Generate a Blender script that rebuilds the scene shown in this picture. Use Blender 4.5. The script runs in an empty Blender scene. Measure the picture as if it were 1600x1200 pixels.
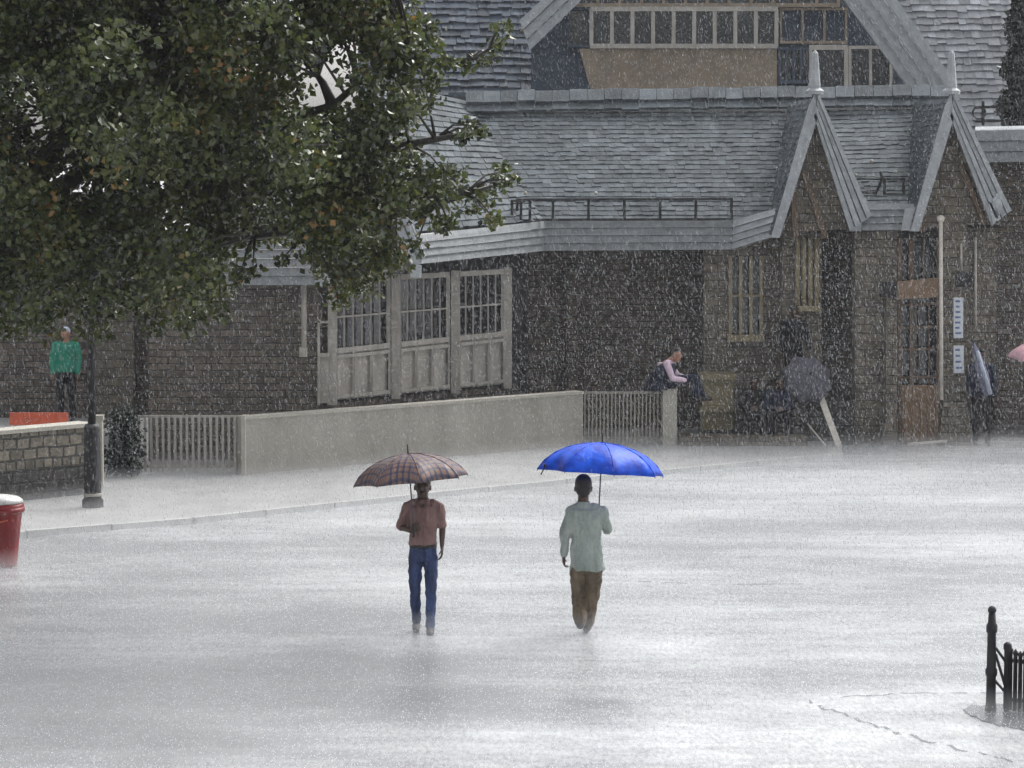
import bpy, math, random
from mathutils import Vector as V, Matrix
R = math.radians
rnd = random.Random(7)
S = bpy.context.scene
COL = S.collection

# ------------------------------------------------------------------ camera
H = 5.4; FPX = 4500.0
PITCH = math.atan(370.0 / FPX)
cam = bpy.data.cameras.new("camera"); camo = bpy.data.objects.new("camera", cam); COL.objects.link(camo)
camo.location = (0, 0, H); camo.rotation_euler = (math.pi/2 - PITCH, 0, 0)
cam.sensor_width = 36.0; cam.lens = 36.0 * FPX / 1600.0
cam.clip_start = 0.5; cam.clip_end = 3000
S.camera = camo
# ------------------------------------------------------------------ world, sun, exposure
SUN_EL, SUN_AZ = R(50), R(38)      # azimuth measured from +Y towards +X
w = bpy.data.worlds.new("World"); S.world = w; w.use_nodes = True
nt = w.node_tree; nt.nodes.clear()
out = nt.nodes.new("ShaderNodeOutputWorld"); bg = nt.nodes.new("ShaderNodeBackground")
sky = nt.nodes.new("ShaderNodeTexSky"); sky.sky_type = 'NISHITA'; sky.sun_disc = False
sky.sun_elevation = SUN_EL; sky.sun_rotation = SUN_AZ
sky.air_density = 1.0; sky.dust_density = 4.0; sky.ozone_density = 1.0
hs = nt.nodes.new("ShaderNodeHueSaturation"); hs.inputs['Saturation'].default_value = 0.12
nt.links.new(sky.outputs[0], hs.inputs['Color']); nt.links.new(hs.outputs[0], bg.inputs[0])
bg.inputs[1].default_value = 0.15
nt.links.new(bg.outputs[0], out.inputs[0])
sl = bpy.data.lights.new("sun", 'SUN'); sl.energy = 1.1; sl.angle = R(40); sl.color = (1.0, 0.985, 0.95)
so = bpy.data.objects.new("sun", sl); COL.objects.link(so)
sd = V((math.sin(SUN_AZ)*math.cos(SUN_EL), math.cos(SUN_AZ)*math.cos(SUN_EL), math.sin(SUN_EL)))
so.rotation_euler = sd.to_track_quat('Z', 'Y').to_euler(); so.location = (10, 60, 40)
S.view_settings.view_transform = 'Standard'; S.view_settings.look = 'None'
S.view_settings.exposure = 0.82; S.view_settings.gamma = 1.0
S.render.engine = 'CYCLES'
S.cycles.max_bounces = 6; S.cycles.transparent_max_bounces = 24; S.cycles.volume_bounces = 1
S.cycles.use_denoising = True

# ------------------------------------------------------------------ photograph geometry -> metres
FW = V((0, math.cos(PITCH), -math.sin(PITCH))); UP = V((0, math.sin(PITCH), math.cos(PITCH)))
def ray(px, py): return FW + V((1, 0, 0))*((px-800)/FPX) + UP*((600-py)/FPX)
C0 = V((0, 0, H))
def P(px, py, Y): d = ray(px, py); return C0 + d*(Y/d.y)
def G(px, py, z=0.0): d = ray(px, py); return C0 + d*((z-H)/d.z)
def PL(px, py, a, b):
    """on the vertical plane through a and b"""
    t = (b-a); n = V((t.y, -t.x, 0)); d = ray(px, py)
    return C0 + d*((a-C0).dot(n)/d.dot(n))

# ------------------------------------------------------------------ materials
def mat(name, col, rough=0.6, var=0.25, scale=6, bump=0.3, bscale=40, spec=0.5, col2=None, isl=0.0, coat=0.0,
        metallic=0.0, streak=None, detail=4, dist=0.02):
    m = bpy.data.materials.new(name); m.use_nodes = True
    n = m.node_tree.nodes; l = m.node_tree.links
    b = n['Principled BSDF']; b.inputs['Roughness'].default_value = rough
    b.inputs['Specular IOR Level'].default_value = spec; b.inputs['Metallic'].default_value = metallic
    b.inputs['Coat Weight'].default_value = coat; b.inputs['Coat Roughness'].default_value = 0.15
    tc = n.new('ShaderNodeTexCoord')
    mp = n.new('ShaderNodeMapping'); l.new(tc.outputs['Object'], mp.inputs['Vector'])
    if streak: mp.inputs['Scale'].default_value = streak
    no = n.new('ShaderNodeTexNoise'); no.inputs['Scale'].default_value = scale; no.inputs['Detail'].default_value = detail
    no.inputs['Roughness'].default_value = 0.65
    l.new(mp.outputs[0], no.inputs['Vector'])
    cr = n.new('ShaderNodeMixRGB'); cr.blend_type = 'MIX'
    c1 = [max(0, c*(1-var)) for c in col]; c2 = col2 or [min(1, c*(1+var)) for c in col]
    cr.inputs[1].default_value = (*c1, 1); cr.inputs[2].default_value = (*c2, 1)
    mr = n.new('ShaderNodeMapRange'); mr.inputs[1].default_value = 0.3; mr.inputs[2].default_value = 0.7
    l.new(no.outputs['Fac'], mr.inputs[0]); l.new(mr.outputs[0], cr.inputs[0])
    last = cr.outputs[0]
    if isl:
        g = n.new('ShaderNodeNewGeometry'); v = n.new('ShaderNodeMapRange')
        v.inputs[3].default_value = 1-isl; v.inputs[4].default_value = 1+isl
        l.new(g.outputs['Random Per Island'], v.inputs[0])
        mu = n.new('ShaderNodeMixRGB'); mu.blend_type = 'MULTIPLY'; mu.inputs[0].default_value = 1
        l.new(last, mu.inputs[1]); l.new(v.outputs[0], mu.inputs[2]); last = mu.outputs[0]
    l.new(last, b.inputs['Base Color'])
    if bump:
        bn = n.new('ShaderNodeTexNoise'); bn.inputs['Scale'].default_value = bscale; bn.inputs['Detail'].default_value = 3
        l.new(tc.outputs['Object'], bn.inputs['Vector'])
        bp = n.new('ShaderNodeBump'); bp.inputs['Strength'].default_value = bump; bp.inputs['Distance'].default_value = dist
        l.new(bn.outputs['Fac'], bp.inputs['Height']); l.new(bp.outputs[0], b.inputs['Normal'])
    return m

def stone_mat(name, col, col2, mortar, bw, bh, rough=0.55, bump=0.5, ms=0.012):
    m = bpy.data.materials.new(name); m.use_nodes = True
    n = m.node_tree.nodes; l = m.node_tree.links; b = n['Principled BSDF']; b.inputs['Roughness'].default_value = rough
    uv = n.new('ShaderNodeUVMap'); uv.uv_map = 'UVMap'
    no = n.new('ShaderNodeTexNoise'); no.inputs['Scale'].default_value = 3.0; no.inputs['Detail'].default_value = 3
    l.new(uv.outputs[0], no.inputs['Vector'])
    sub = n.new('ShaderNodeVectorMath'); sub.operation = 'SUBTRACT'; sub.inputs[1].default_value = (.5, .5, .5)
    l.new(no.outputs['Color'], sub.inputs[0])
    sc = n.new('ShaderNodeVectorMath'); sc.operation = 'SCALE'; sc.inputs['Scale'].default_value = bh*0.35
    l.new(sub.outputs[0], sc.inputs[0])
    ad = n.new('ShaderNodeVectorMath'); l.new(uv.outputs[0], ad.inputs[0]); l.new(sc.outputs[0], ad.inputs[1])
    br = n.new('ShaderNodeTexBrick'); br.inputs['Scale'].default_value = 1.0
    br.inputs['Brick Width'].default_value = bw; br.inputs['Row Height'].default_value = bh
    br.inputs['Mortar Size'].default_value = ms; br.inputs['Mortar Smooth'].default_value = 0.3
    br.inputs['Color1'].default_value = (*col, 1); br.inputs['Color2'].default_value = (*col2, 1); br.inputs['Mortar'].default_value = (*mortar, 1)
    br.squash = 0.7; br.squash_frequency = 3; br.offset_frequency = 2
    l.new(ad.outputs[0], br.inputs['Vector'])
    n2 = n.new('ShaderNodeTexNoise'); n2.inputs['Scale'].default_value = 9; n2.inputs['Detail'].default_value = 6; n2.inputs['Roughness'].default_value = 0.8
    l.new(uv.outputs[0], n2.inputs['Vector'])
    mr = n.new('ShaderNodeMapRange'); mr.inputs[1].default_value = .3; mr.inputs[2].default_value = .7; mr.inputs[3].default_value = .35; mr.inputs[4].default_value = 1.5
    l.new(n2.outputs['Fac'], mr.inputs[0])
    mu = n.new('ShaderNodeMixRGB'); mu.blend_type = 'MULTIPLY'; mu.inputs[0].default_value = 1
    l.new(br.outputs['Color'], mu.inputs[1]); l.new(mr.outputs[0], mu.inputs[2]); l.new(mu.outputs[0], b.inputs['Base Color'])
    sb = n.new('ShaderNodeMath'); sb.operation = 'MULTIPLY_ADD'; sb.inputs[1].default_value = -1.0
    l.new(br.outputs['Fac'], sb.inputs[0]); l.new(n2.outputs['Fac'], sb.inputs[2])
    bp = n.new('ShaderNodeBump'); bp.inputs['Strength'].default_value = bump; bp.inputs['Distance'].default_value = 0.04
    l.new(sb.outputs[0], bp.inputs['Height']); l.new(bp.outputs[0], b.inputs['Normal'])
    return m

M = {}
M['slate'] = mat('slate', (.066, .084, .100), .72, .35, 2.2, .7, 30, col2=(.108, .128, .142), isl=.28, spec=.22)
M['slate_far'] = mat('slate_far', (.038, .052, .075), .72, .35, 2.2, .5, 30, isl=.35)
M['slate_wet'] = mat('slate_wet', (.23, .245, .265), .34, .3, 2.2, .4, 30, isl=.35)
M['board'] = mat('grey_board', (.21, .225, .235), .5, .28, 7, .35, 30, isl=.10)
M['board_light'] = mat('pale_board', (.33, .35, .37), .5, .2, 7, .3, 30, isl=.08)
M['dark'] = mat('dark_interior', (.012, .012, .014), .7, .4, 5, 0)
M['brick'] = stone_mat('dark_stone_courses', (.15, .122, .096), (.08, .066, .055), (.03, .026, .024), .31, .115)
M['brick2'] = stone_mat('recessed_stone', (.145, .112, .088), (.07, .056, .047), (.03, .027, .025), .30, .11)
M['stone'] = stone_mat('warm_stone_blocks', (.175, .148, .112), (.10, .085, .068), (.055, .045, .036), .33, .155)
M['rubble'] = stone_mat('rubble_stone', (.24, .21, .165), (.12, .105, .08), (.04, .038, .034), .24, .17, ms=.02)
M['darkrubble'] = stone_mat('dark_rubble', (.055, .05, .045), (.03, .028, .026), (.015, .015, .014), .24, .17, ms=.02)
M['cream'] = mat('cream_render', (.31, .29, .25), .6, .14, 1.6, .25, 60, col2=(.41, .39, .345), streak=(1, 1, .28), detail=8)
M['creamcap'] = mat('cream_cap', (.42, .40, .35), .55, .12, 3, .2, 50)
M['white'] = mat('weathered_white_paint', (.38, .355, .32), .5, .22, 5, .25, 30, streak=(1, 1, .4))
M['glass'] = mat('dark_window_glass', (.02, .024, .03), .08, .3, 3, .05, 8, spec=.8)
M['tan'] = mat('tan_render', (.25, .20, .15), .65, .25, 3, .4, 40)
M['iron'] = mat('black_iron', (.008, .008, .010), .6, .3, 10, .1, 40)
M['wood'] = mat('brown_wood', (.105, .066, .040), .5, .35, 8, .4, 30, streak=(1, 1, .2))
M['woodlight'] = mat('orange_plywood', (.22, .14, .085), .55, .25, 6, .3, 30)
M['plank'] = mat('pale_plank', (.62, .58, .52), .5, .2, 8, .2, 30)
M['sill'] = mat('yellow_sandstone', (.24, .20, .12), .6, .25, 8, .5, 30)
M['paper'] = mat('posted_paper', (.62, .66, .72), .5, .1, 20, 0)
M['ink'] = mat('blue_print', (.09, .13, .28), .5, .3, 30, 0)
M['red'] = mat('red_plastic', (.20, .008, .010), .38, .3, 4, .15, 20)
M['greylid'] = mat('grey_plastic_lid', (.55, .56, .54), .3, .12, 5, .1, 20)
M['orange'] = mat('orange_red_board', (.62, .12, .06), .4, .2, 6, .1, 20)
M['bark'] = mat('wet_bark', (.022, .018, .015), .5, .4, 10, .6, 30, streak=(1, 1, .3))
M['skin'] = mat('brown_skin', (.060, .030, .021), .45, .15, 20, .05, 80)
M['skin_light'] = mat('warm_skin', (.33, .17, .11), .45, .1, 20, .05, 80)
M['hair'] = mat('black_hair', (.008, .007, .007), .4, .4, 60, .5, 120, streak=(1, 1, .3))
M['shoe'] = mat('dark_shoe', (.02, .018, .018), .75, .3, 20, .1, 50)
M['belt'] = mat('dark_belt', (.012, .011, .012), .35, .3, 20, .1, 50)
def cloth(name, col, var=.22, sc=9, b=.55, bs=7, col2=None):
    m = mat(name, col, .75, var, sc, b, bs, spec=.25, col2=col2, dist=.06, streak=(1, 1, .35))
    n = m.node_tree.nodes; l = m.node_tree.links
    mp = n.new('ShaderNodeMapping'); mp.inputs['Rotation'].default_value = (0, R(32), 0); mp.inputs['Scale'].default_value = (1.6, 1, .45)
    tc = [x for x in n if x.type == 'TEX_COORD'][0]; bn = [x for x in n if x.type == 'TEX_NOISE'][-1]
    l.new(tc.outputs['Object'], mp.inputs[0]); l.new(mp.outputs[0], bn.inputs['Vector']); bn.inputs['Distortion'].default_value = .8
    return m
M['maroon'] = cloth('dusty_maroon_cloth', (.20, .115, .108), .2, 6, 1.0, 9, col2=(.30, .19, .18))
M['denim'] = cloth('blue_denim', (.022, .035, .095), .4, 8, .8, 12, col2=(.060, .092, .215))
M['sage'] = cloth('pale_sage_cloth', (.24, .285, .26), .12, 5, 1.0, 7, col2=(.40, .445, .415))
M['khaki'] = cloth('wet_khaki', (.095, .072, .05), .35, 8, .7, 9, col2=(.20, .158, .112))
M['darkcloth'] = cloth('dark_cloth', (.009, .009, .012), .35)
M['navy'] = cloth('navy_cloth', (.015, .018, .04), .35)
M['greencloth'] = cloth('sea_green_cloth', (.015, .20, .13), .25)
M['pinkcloth'] = cloth('pale_pink_cloth', (.66, .50, .62), .15)
M['greycloth'] = cloth('slate_grey_nylon', (.10, .10, .12), .25)
M['purplegrey'] = cloth('grey_violet_nylon', (.16, .165, .24), .3)
M['paleblue'] = cloth('pale_blue_cloth', (.45, .5, .62), .2)

def umbrella_mat(name, kind):
    m = bpy.data.materials.new(name); m.use_nodes = True
    n = m.node_tree.nodes; l = m.node_tree.links; b = n['Principled BSDF']
    b.inputs['Roughness'].default_value = .42; b.inputs['Specular IOR Level'].default_value = .28
    if kind == 'blue':
        tc = n.new('ShaderNodeTexCoord'); no = n.new('ShaderNodeTexNoise'); no.inputs['Scale'].default_value = 7; no.inputs['Detail'].default_value = 6
        l.new(tc.outputs['Object'], no.inputs['Vector'])
        c = n.new('ShaderNodeMixRGB'); c.inputs[1].default_value = (.004, .045, .50, 1); c.inputs[2].default_value = (.012, .15, .92, 1)
        mr = n.new('ShaderNodeMapRange'); mr.inputs[1].default_value = .3; mr.inputs[2].default_value = .65
        l.new(no.outputs['Fac'], mr.inputs[0]); l.new(mr.outputs[0], c.inputs[0]); col = c.outputs[0]
        l.new(col, b.inputs['Base Color'])
    elif kind == 'pink':
        b.inputs['Base Color'].default_value = (.72, .46, .52, 1); col = None
    else:
        uv = n.new('ShaderNodeUVMap'); uv.uv_map = 'UVMap'; sp = n.new('ShaderNodeSeparateXYZ'); l.new(uv.outputs[0], sp.inputs[0])
        def stripes(sock, period, lo, wdt, ph=0.0):
            a = n.new('ShaderNodeMath'); a.operation = 'MULTIPLY_ADD'; a.inputs[1].default_value = 1/period; a.inputs[2].default_value = 10+ph; l.new(sock, a.inputs[0])
            f = n.new('ShaderNodeMath'); f.operation = 'FRACT'; l.new(a.outputs[0], f.inputs[0])
            g = n.new('ShaderNodeMath'); g.operation = 'COMPARE'; g.inputs[1].default_value = lo; g.inputs[2].default_value = wdt; l.new(f.outputs[0], g.inputs[0])
            return g.outputs[0]
        cur = None
        def mixin(prev, fac, colr, a):
            mx = n.new('ShaderNodeMixRGB'); mx.inputs[2].default_value = (*colr, 1)
            if prev is None: mx.inputs[1].default_value = (.27, .19, .165, 1)
            else: l.new(prev, mx.inputs[1])
            k = n.new('ShaderNodeMath'); k.operation = 'MULTIPLY'; k.inputs[1].default_value = a; l.new(fac, k.inputs[0]); l.new(k.outputs[0], mx.inputs[0])
            return mx.outputs[0]
        for sock in (sp.outputs[0], sp.outputs[1]):
            cur = mixin(cur, stripes(sock, .078, .25, .17), (.045, .06, .14), .7)
            cur = mixin(cur, stripes(sock, .078, .70, .07), (.40, .20, .13), .5)
            cur = mixin(cur, stripes(sock, .078, .50, .03), (.36, .30, .25), .5)
        l.new(cur, b.inputs['Base Color']); col = cur
    # thin cloth lets a little daylight through
    tr = n.new('ShaderNodeBsdfTranslucent')
    if col: l.new(col, tr.inputs[0])
    else: tr.inputs[0].default_value = (.72, .46, .52, 1)
    mx = n.new('ShaderNodeMixShader'); mx.inputs[0].default_value = .3
    l.new(b.outputs[0], mx.inputs[1]); l.new(tr.outputs[0], mx.inputs[2]); l.new(mx.outputs[0], n['Material Output'].inputs[0])
    tc2 = n.new('ShaderNodeTexCoord'); bn = n.new('ShaderNodeTexNoise'); bn.inputs['Scale'].default_value = 9; l.new(tc2.outputs['Object'], bn.inputs['Vector'])
    bp = n.new('ShaderNodeBump'); bp.inputs['Strength'].default_value = .35; bp.inputs['Distance'].default_value = .03
    l.new(bn.outputs['Fac'], bp.inputs['Height']); l.new(bp.outputs[0], b.inputs['Normal'])
    return m
M['blue'] = umbrella_mat('wet_blue_nylon', 'blue'); M['plaid'] = umbrella_mat('plaid_umbrella_cloth', 'plaid'); M['pinkumb'] = umbrella_mat('pink_umbrella_cloth', 'pink')

def leaf_mat(name, dark, mid, warm, warm_amt=.16):
    m = bpy.data.materials.new(name); m.use_nodes = True
    n = m.node_tree.nodes; l = m.node_tree.links; b = n['Principled BSDF']; b.inputs['Roughness'].default_value = .26; b.inputs['Specular IOR Level'].default_value = .9
    g = n.new('ShaderNodeNewGeometry'); r = n.new('ShaderNodeValToRGB'); e = r.color_ramp.elements
    e[0].position = 0; e[0].color = (*dark, 1); e[1].position = 1; e[1].color = (*warm, 1)
    a = r.color_ramp.elements.new(.55); a.color = (*mid, 1); a = r.color_ramp.elements.new(1-warm_amt); a.color = (mid[0]*1.5, mid[1]*1.25, mid[2], 1)
    tc = n.new('ShaderNodeTexCoord'); no = n.new('ShaderNodeTexNoise'); no.inputs['Scale'].default_value = .9; no.inputs['Detail'].default_value = 3
    l.new(tc.outputs['Object'], no.inputs['Vector'])
    k = n.new('ShaderNodeMath'); k.operation = 'MULTIPLY_ADD'; k.inputs[1].default_value = .8; l.new(g.outputs['Random Per Island'], k.inputs[0])
    k2 = n.new('ShaderNodeMapRange'); k2.inputs[1].default_value = .35; k2.inputs[2].default_value = .7; k2.inputs[3].default_value = -.12; k2.inputs[4].default_value = .3
    l.new(no.outputs['Fac'], k2.inputs[0]); l.new(k2.outputs[0], k.inputs[2]); l.new(k.outputs[0], r.inputs[0])
    l.new(r.outputs[0], b.inputs['Base Color'])
    tr = n.new('ShaderNodeBsdfTranslucent'); l.new(r.outputs[0], tr.inputs[0])
    mx = n.new('ShaderNodeMixShader'); mx.inputs[0].default_value = .3
    l.new(b.outputs[0], mx.inputs[1]); l.new(tr.outputs[0], mx.inputs[2]); l.new(mx.outputs[0], n['Material Output'].inputs[0])
    return m
M['leaf'] = leaf_mat('broadleaf_foliage', (.008, .015, .007), (.078, .105, .024), (.32, .17, .04), .08)
M['darkleaf'] = leaf_mat('dark_conifer_foliage', (.008, .016, .014), (.016, .028, .022), (.03, .045, .03))

# ------------------------------------------------------------------ mesh builder
class MB:
    def __init__(s): s.v = []; s.f = []; s.sm = []; s.uv = {}
    def add(s, vs, fs, smooth=False):
        o = len(s.v); s.v += [V(a) for a in vs]; s.f += [tuple(i+o for i in f) for f in fs]; s.sm += [smooth]*len(fs)
    def box(s, c, size, rz=0.0):
        x, y, z = [a/2 for a in size]; c = V(c); m = Matrix.Rotation(rz, 3, 'Z')
        vs = [c + m @ V((sx*x, sy*y, sz*z)) for sz in (-1, 1) for sx, sy in ((-1, -1), (1, -1), (1, 1), (-1, 1))]
        s.add(vs, [(3, 2, 1, 0), (4, 5, 6, 7), (0, 1, 5, 4), (1, 2, 6, 5), (2, 3, 7, 6), (3, 0, 4, 7)]); return s
    def bar(s, a, b, wd, dp, side=None):
        """rectangular bar from a to b; wd along side vector, dp across"""
        a, b = V(a), V(b); d = (b-a).normalized()
        u = V(side) if side else (V((0, -1, 0)).cross(d) if abs(d.y) < .95 else V((1, 0, 0)))
        u = (u - d*u.dot(d)).normalized(); n = d.cross(u)
        u = u*wd/2; n = n*dp/2
        vs = [a-u-n, a+u-n, a+u+n, a-u+n, b-u-n, b+u-n, b+u+n, b-u+n]
        s.add(vs, [(3, 2, 1, 0), (4, 5, 6, 7), (0, 1, 5, 4), (1, 2, 6, 5), (2, 3, 7, 6), (3, 0, 4, 7)]); return s
    def slab(s, poly, th, dirn=None):
        """polygon given facing the viewer, extruded away by th along dirn (default: -normal)"""
        poly = [V(p) for p in poly]; n = V((0, 0, 0))
        for i in range(len(poly)):
            a, b = poly[i], poly[(i+1) % len(poly)]; n += V(((a.y-b.y)*(a.z+b.z), (a.z-b.z)*(a.x+b.x), (a.x-b.x)*(a.y+b.y)))
        n.normalize()
        if dirn is None:
            if n.dot(C0-poly[0]) < 0: poly.reverse(); n = -n
            off = -n*th
        else:
            off = V(dirn).normalized()*th
            if n.dot(off) > 0: poly.reverse()
        k = len(poly)
        s.add(poly + [p+off for p in poly], [tuple(range(k)), tuple(range(2*k-1, k-1, -1))] + [((i+1) % k, i, i+k, (i+1) % k+k) for i in range(k)]); return s
    def tube(s, pts, rs, seg=10, cap=True, smooth=True, sx=1.0):
        pts = [V(p) for p in pts]
        if not hasattr(rs, '__len__'): rs = [rs]*len(pts)
        rings = []; u = None
        for i, p in enumerate(pts):
            d = (pts[min(i+1, len(pts)-1)] - pts[max(i-1, 0)]).normalized()
            if u is None:
                u = d.orthogonal().normalized() if abs(d.z) < .9 else V((1, 0, 0))
            u = (u - d*u.dot(d)).normalized(); vv = d.cross(u)
            rings.append([p + (u*math.cos(2*math.pi*k/seg)*sx + vv*math.sin(2*math.pi*k/seg))*rs[i] for k in range(seg)])
        vs = [q for r in rings for q in r]; fs = []
        for i in range(len(pts)-1):
            for k in range(seg):
                a = i*seg+k; b = i*seg+(k+1) % seg; fs.append((a, b, b+seg, a+seg))
        if cap: fs += [tuple(range(seg-1, -1, -1)), tuple(range(len(vs)-seg, len(vs)))]
        s.add(vs, fs, smooth); return s
    def loft(s, secs, seg=20):
        """horizontal elliptical sections (centre, rx, ry)"""
        vs = []; fs = []
        for c, rx, ry in secs:
            vs += [V(c) + V((math.cos(2*math.pi*k/seg)*rx, math.sin(2*math.pi*k/seg)*ry, 0)) for k in range(seg)]
        for i in range(len(secs)-1):
            for k in range(seg):
                a = i*seg+k; b = i*seg+(k+1) % seg; fs.append((a, b, b+seg, a+seg))
        fs += [tuple(range(seg-1, -1, -1)), tuple(range(len(vs)-seg, len(vs)))]
        s.add(vs, fs, True); return s
    def ell(s, c, r, seg=14, rings=9, rot=None):
        c = V(c); r = V(r) if hasattr(r, '__len__') else V((r, r, r)); vs = []; fs = []
        for i in range(1, rings):
            t = math.pi*i/rings
            for k in range(seg):
                a = 2*math.pi*k/seg; q = V((r.x*math.sin(t)*math.cos(a), r.y*math.sin(t)*math.sin(a), r.z*math.cos(t)))
                vs.append(c + (rot @ q if rot else q))
        t0, b0 = V((0, 0, r.z)), V((0, 0, -r.z)); vs += [c+(rot @ t0 if rot else t0), c+(rot @ b0 if rot else b0)]
        n = len(vs)
        for i in range(rings-2):
            for k in range(seg):
                a = i*seg+k; b = i*seg+(k+1) % seg; fs.append((a, a+seg, b+seg, b))
        for k in range(seg):
            fs.append((n-2, k, (k+1) % seg)); fs.append((n-1, (rings-2)*seg+(k+1) % seg, (rings-2)*seg+k))
        s.add(vs, fs, True); return s
    def limb(s, pts, rs, seg=12):
        s.tube(pts, rs, seg)
        rr = rs if hasattr(rs, '__len__') else [rs]*len(pts)
        for p, r in zip(pts, rr): s.ell(p, r*.985, seg, 8)
        return s
    def lathe(s, c, prof, seg=24, smooth=True):
        c = V(c); vs = []; fs = []
        for r, z in prof: vs += [c+V((r*math.cos(2*math.pi*k/seg), r*math.sin(2*math.pi*k/seg), z)) for k in range(seg)]
        for i in range(len(prof)-1):
            for k in range(seg):
                a = i*seg+k; b = i*seg+(k+1) % seg; fs.append((a, b, b+seg, a+seg))
        fs += [tuple(range(seg-1, -1, -1)), tuple(range(len(vs)-seg, len(vs)))]
        s.add(vs, fs, smooth); return s
    def build(s, name, m, parent=None, uv=True):
        off = WL(parent) if parent else V((0, 0, 0))
        me = bpy.data.meshes.new(name); me.from_pydata([v-off for v in s.v], [], s.f)
        me.polygons.foreach_set('use_smooth', s.sm)
        if isinstance(m, (list, tuple)):
            for x in m: me.materials.append(x)
        else: me.materials.append(m)
        if uv and len(s.f) < 60000:
            l = me.uv_layers.new(name='UVMap')
            for p in me.polygons:
                n = p.normal; t = V((0, 0, 1)).cross(n)
                t = t.normalized() if t.length > .05 else V((1, 0, 0)); b = n.cross(t)
                for li in p.loop_indices:
                    q = s.v[me.loops[li].vertex_index]; l.data[li].uv = (q.dot(t), q.dot(b))
        me.update()
        o = bpy.data.objects.new(name, me); COL.objects.link(o)
        if parent: o.parent = parent
        return o
def WL(o):
    p = V((0, 0, 0))
    while o: p += o.location; o = o.parent
    return p
def tag(o, label=None, cat=None, group=None, kind=None):
    if label: o['label'] = label
    if cat: o['category'] = cat
    if group: o['group'] = group
    if kind: o['kind'] = kind
    return o
def thing(name, loc, label, cat, group=None):
    o = bpy.data.objects.new(name, None); COL.objects.link(o); o.location = loc; o.empty_display_size = .2
    return tag(o, label, cat, group)

def slates(mb, a, b, c, d, rows, wd, seed=1, lift=.03, jit=.018):
    """overlapping slates over the quad a(bottom left) b(bottom right) c(top right) d(top left)"""
    r = random.Random(seed); a, b, c, d = V(a), V(b), V(c), V(d)
    n = (b-a).cross(d-a).normalized()
    if n.z < 0: n = -n
    for i in range(rows):
        v0, v1 = i/rows, min((i+1.12)/rows, 1.0)
        z_ = n*(-.035); mb.add([a.lerp(d, i/rows)+z_, b.lerp(c, i/rows)+z_, b.lerp(c, (i+1)/rows)+z_, a.lerp(d, (i+1)/rows)+z_], [(0, 1, 2, 3)])
        L0, R0 = a.lerp(d, v0), b.lerp(c, v0); L1, R1 = a.lerp(d, v1), b.lerp(c, v1)
        k = max(1, int((R0-L0).length/wd)); du = 1.0/k; off = -(i % 2)*.5*du
        u = off
        dn = (L0-L1).normalized()
        while u < 1:
            step = du*r.uniform(.75, 1.3); u0, u1 = max(0, u), min(1, u+step*.97); u += step
            if u1-u0 < du*.1: continue
            j0, j1 = r.uniform(-jit, jit)+r.uniform(-jit, jit)*.4, r.uniform(-jit, jit)
            h = lift*r.uniform(.7, 1.4)
            if r.random() < .05: j0 += .05*r.random(); j1 += .05*r.random()
            p0 = L0.lerp(R0, u0)+n*h+dn*j0; p1 = L0.lerp(R0, u1)+n*h*r.uniform(.8, 1.25)+dn*(j0+j1*.5)
            p2 = L1.lerp(R1, u1)+n*.008; p3 = L1.lerp(R1, u0)+n*.008
            mb.add([p0, p1, p2, p3, p0-n*h, p1-n*h], [(0, 1, 2, 3), (4, 5, 1, 0), (4, 0, 3), (1, 5, 2)])

def lapped(mb, a, b, c, d, n, proud=.045):
    """n lapped horizontal boards over quad a b (bottom) c d (top); each lower edge stands proud"""
    a, b, c, d = V(a), V(b), V(c), V(d); nn = (b-a).cross(d-a).normalized()
    if nn.dot(C0-a) < 0: nn = -nn
    for i in range(n):
        v0, v1 = i/n, (i+.97)/n
        p0, p1, p2, p3 = a.lerp(d, v0)+nn*proud, b.lerp(c, v0)+nn*proud, b.lerp(c, v1)+nn*.004, a.lerp(d, v1)+nn*.004
        mb.add([p0, p1, p2, p3, p0-nn*.06, p1-nn*.06, p2-nn*.06, p3-nn*.06], [(0, 1, 2, 3), (4, 5, 1, 0), (5, 6, 2, 1), (6, 7, 3, 2), (7, 4, 0, 3), (7, 6, 5, 4)])

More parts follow.
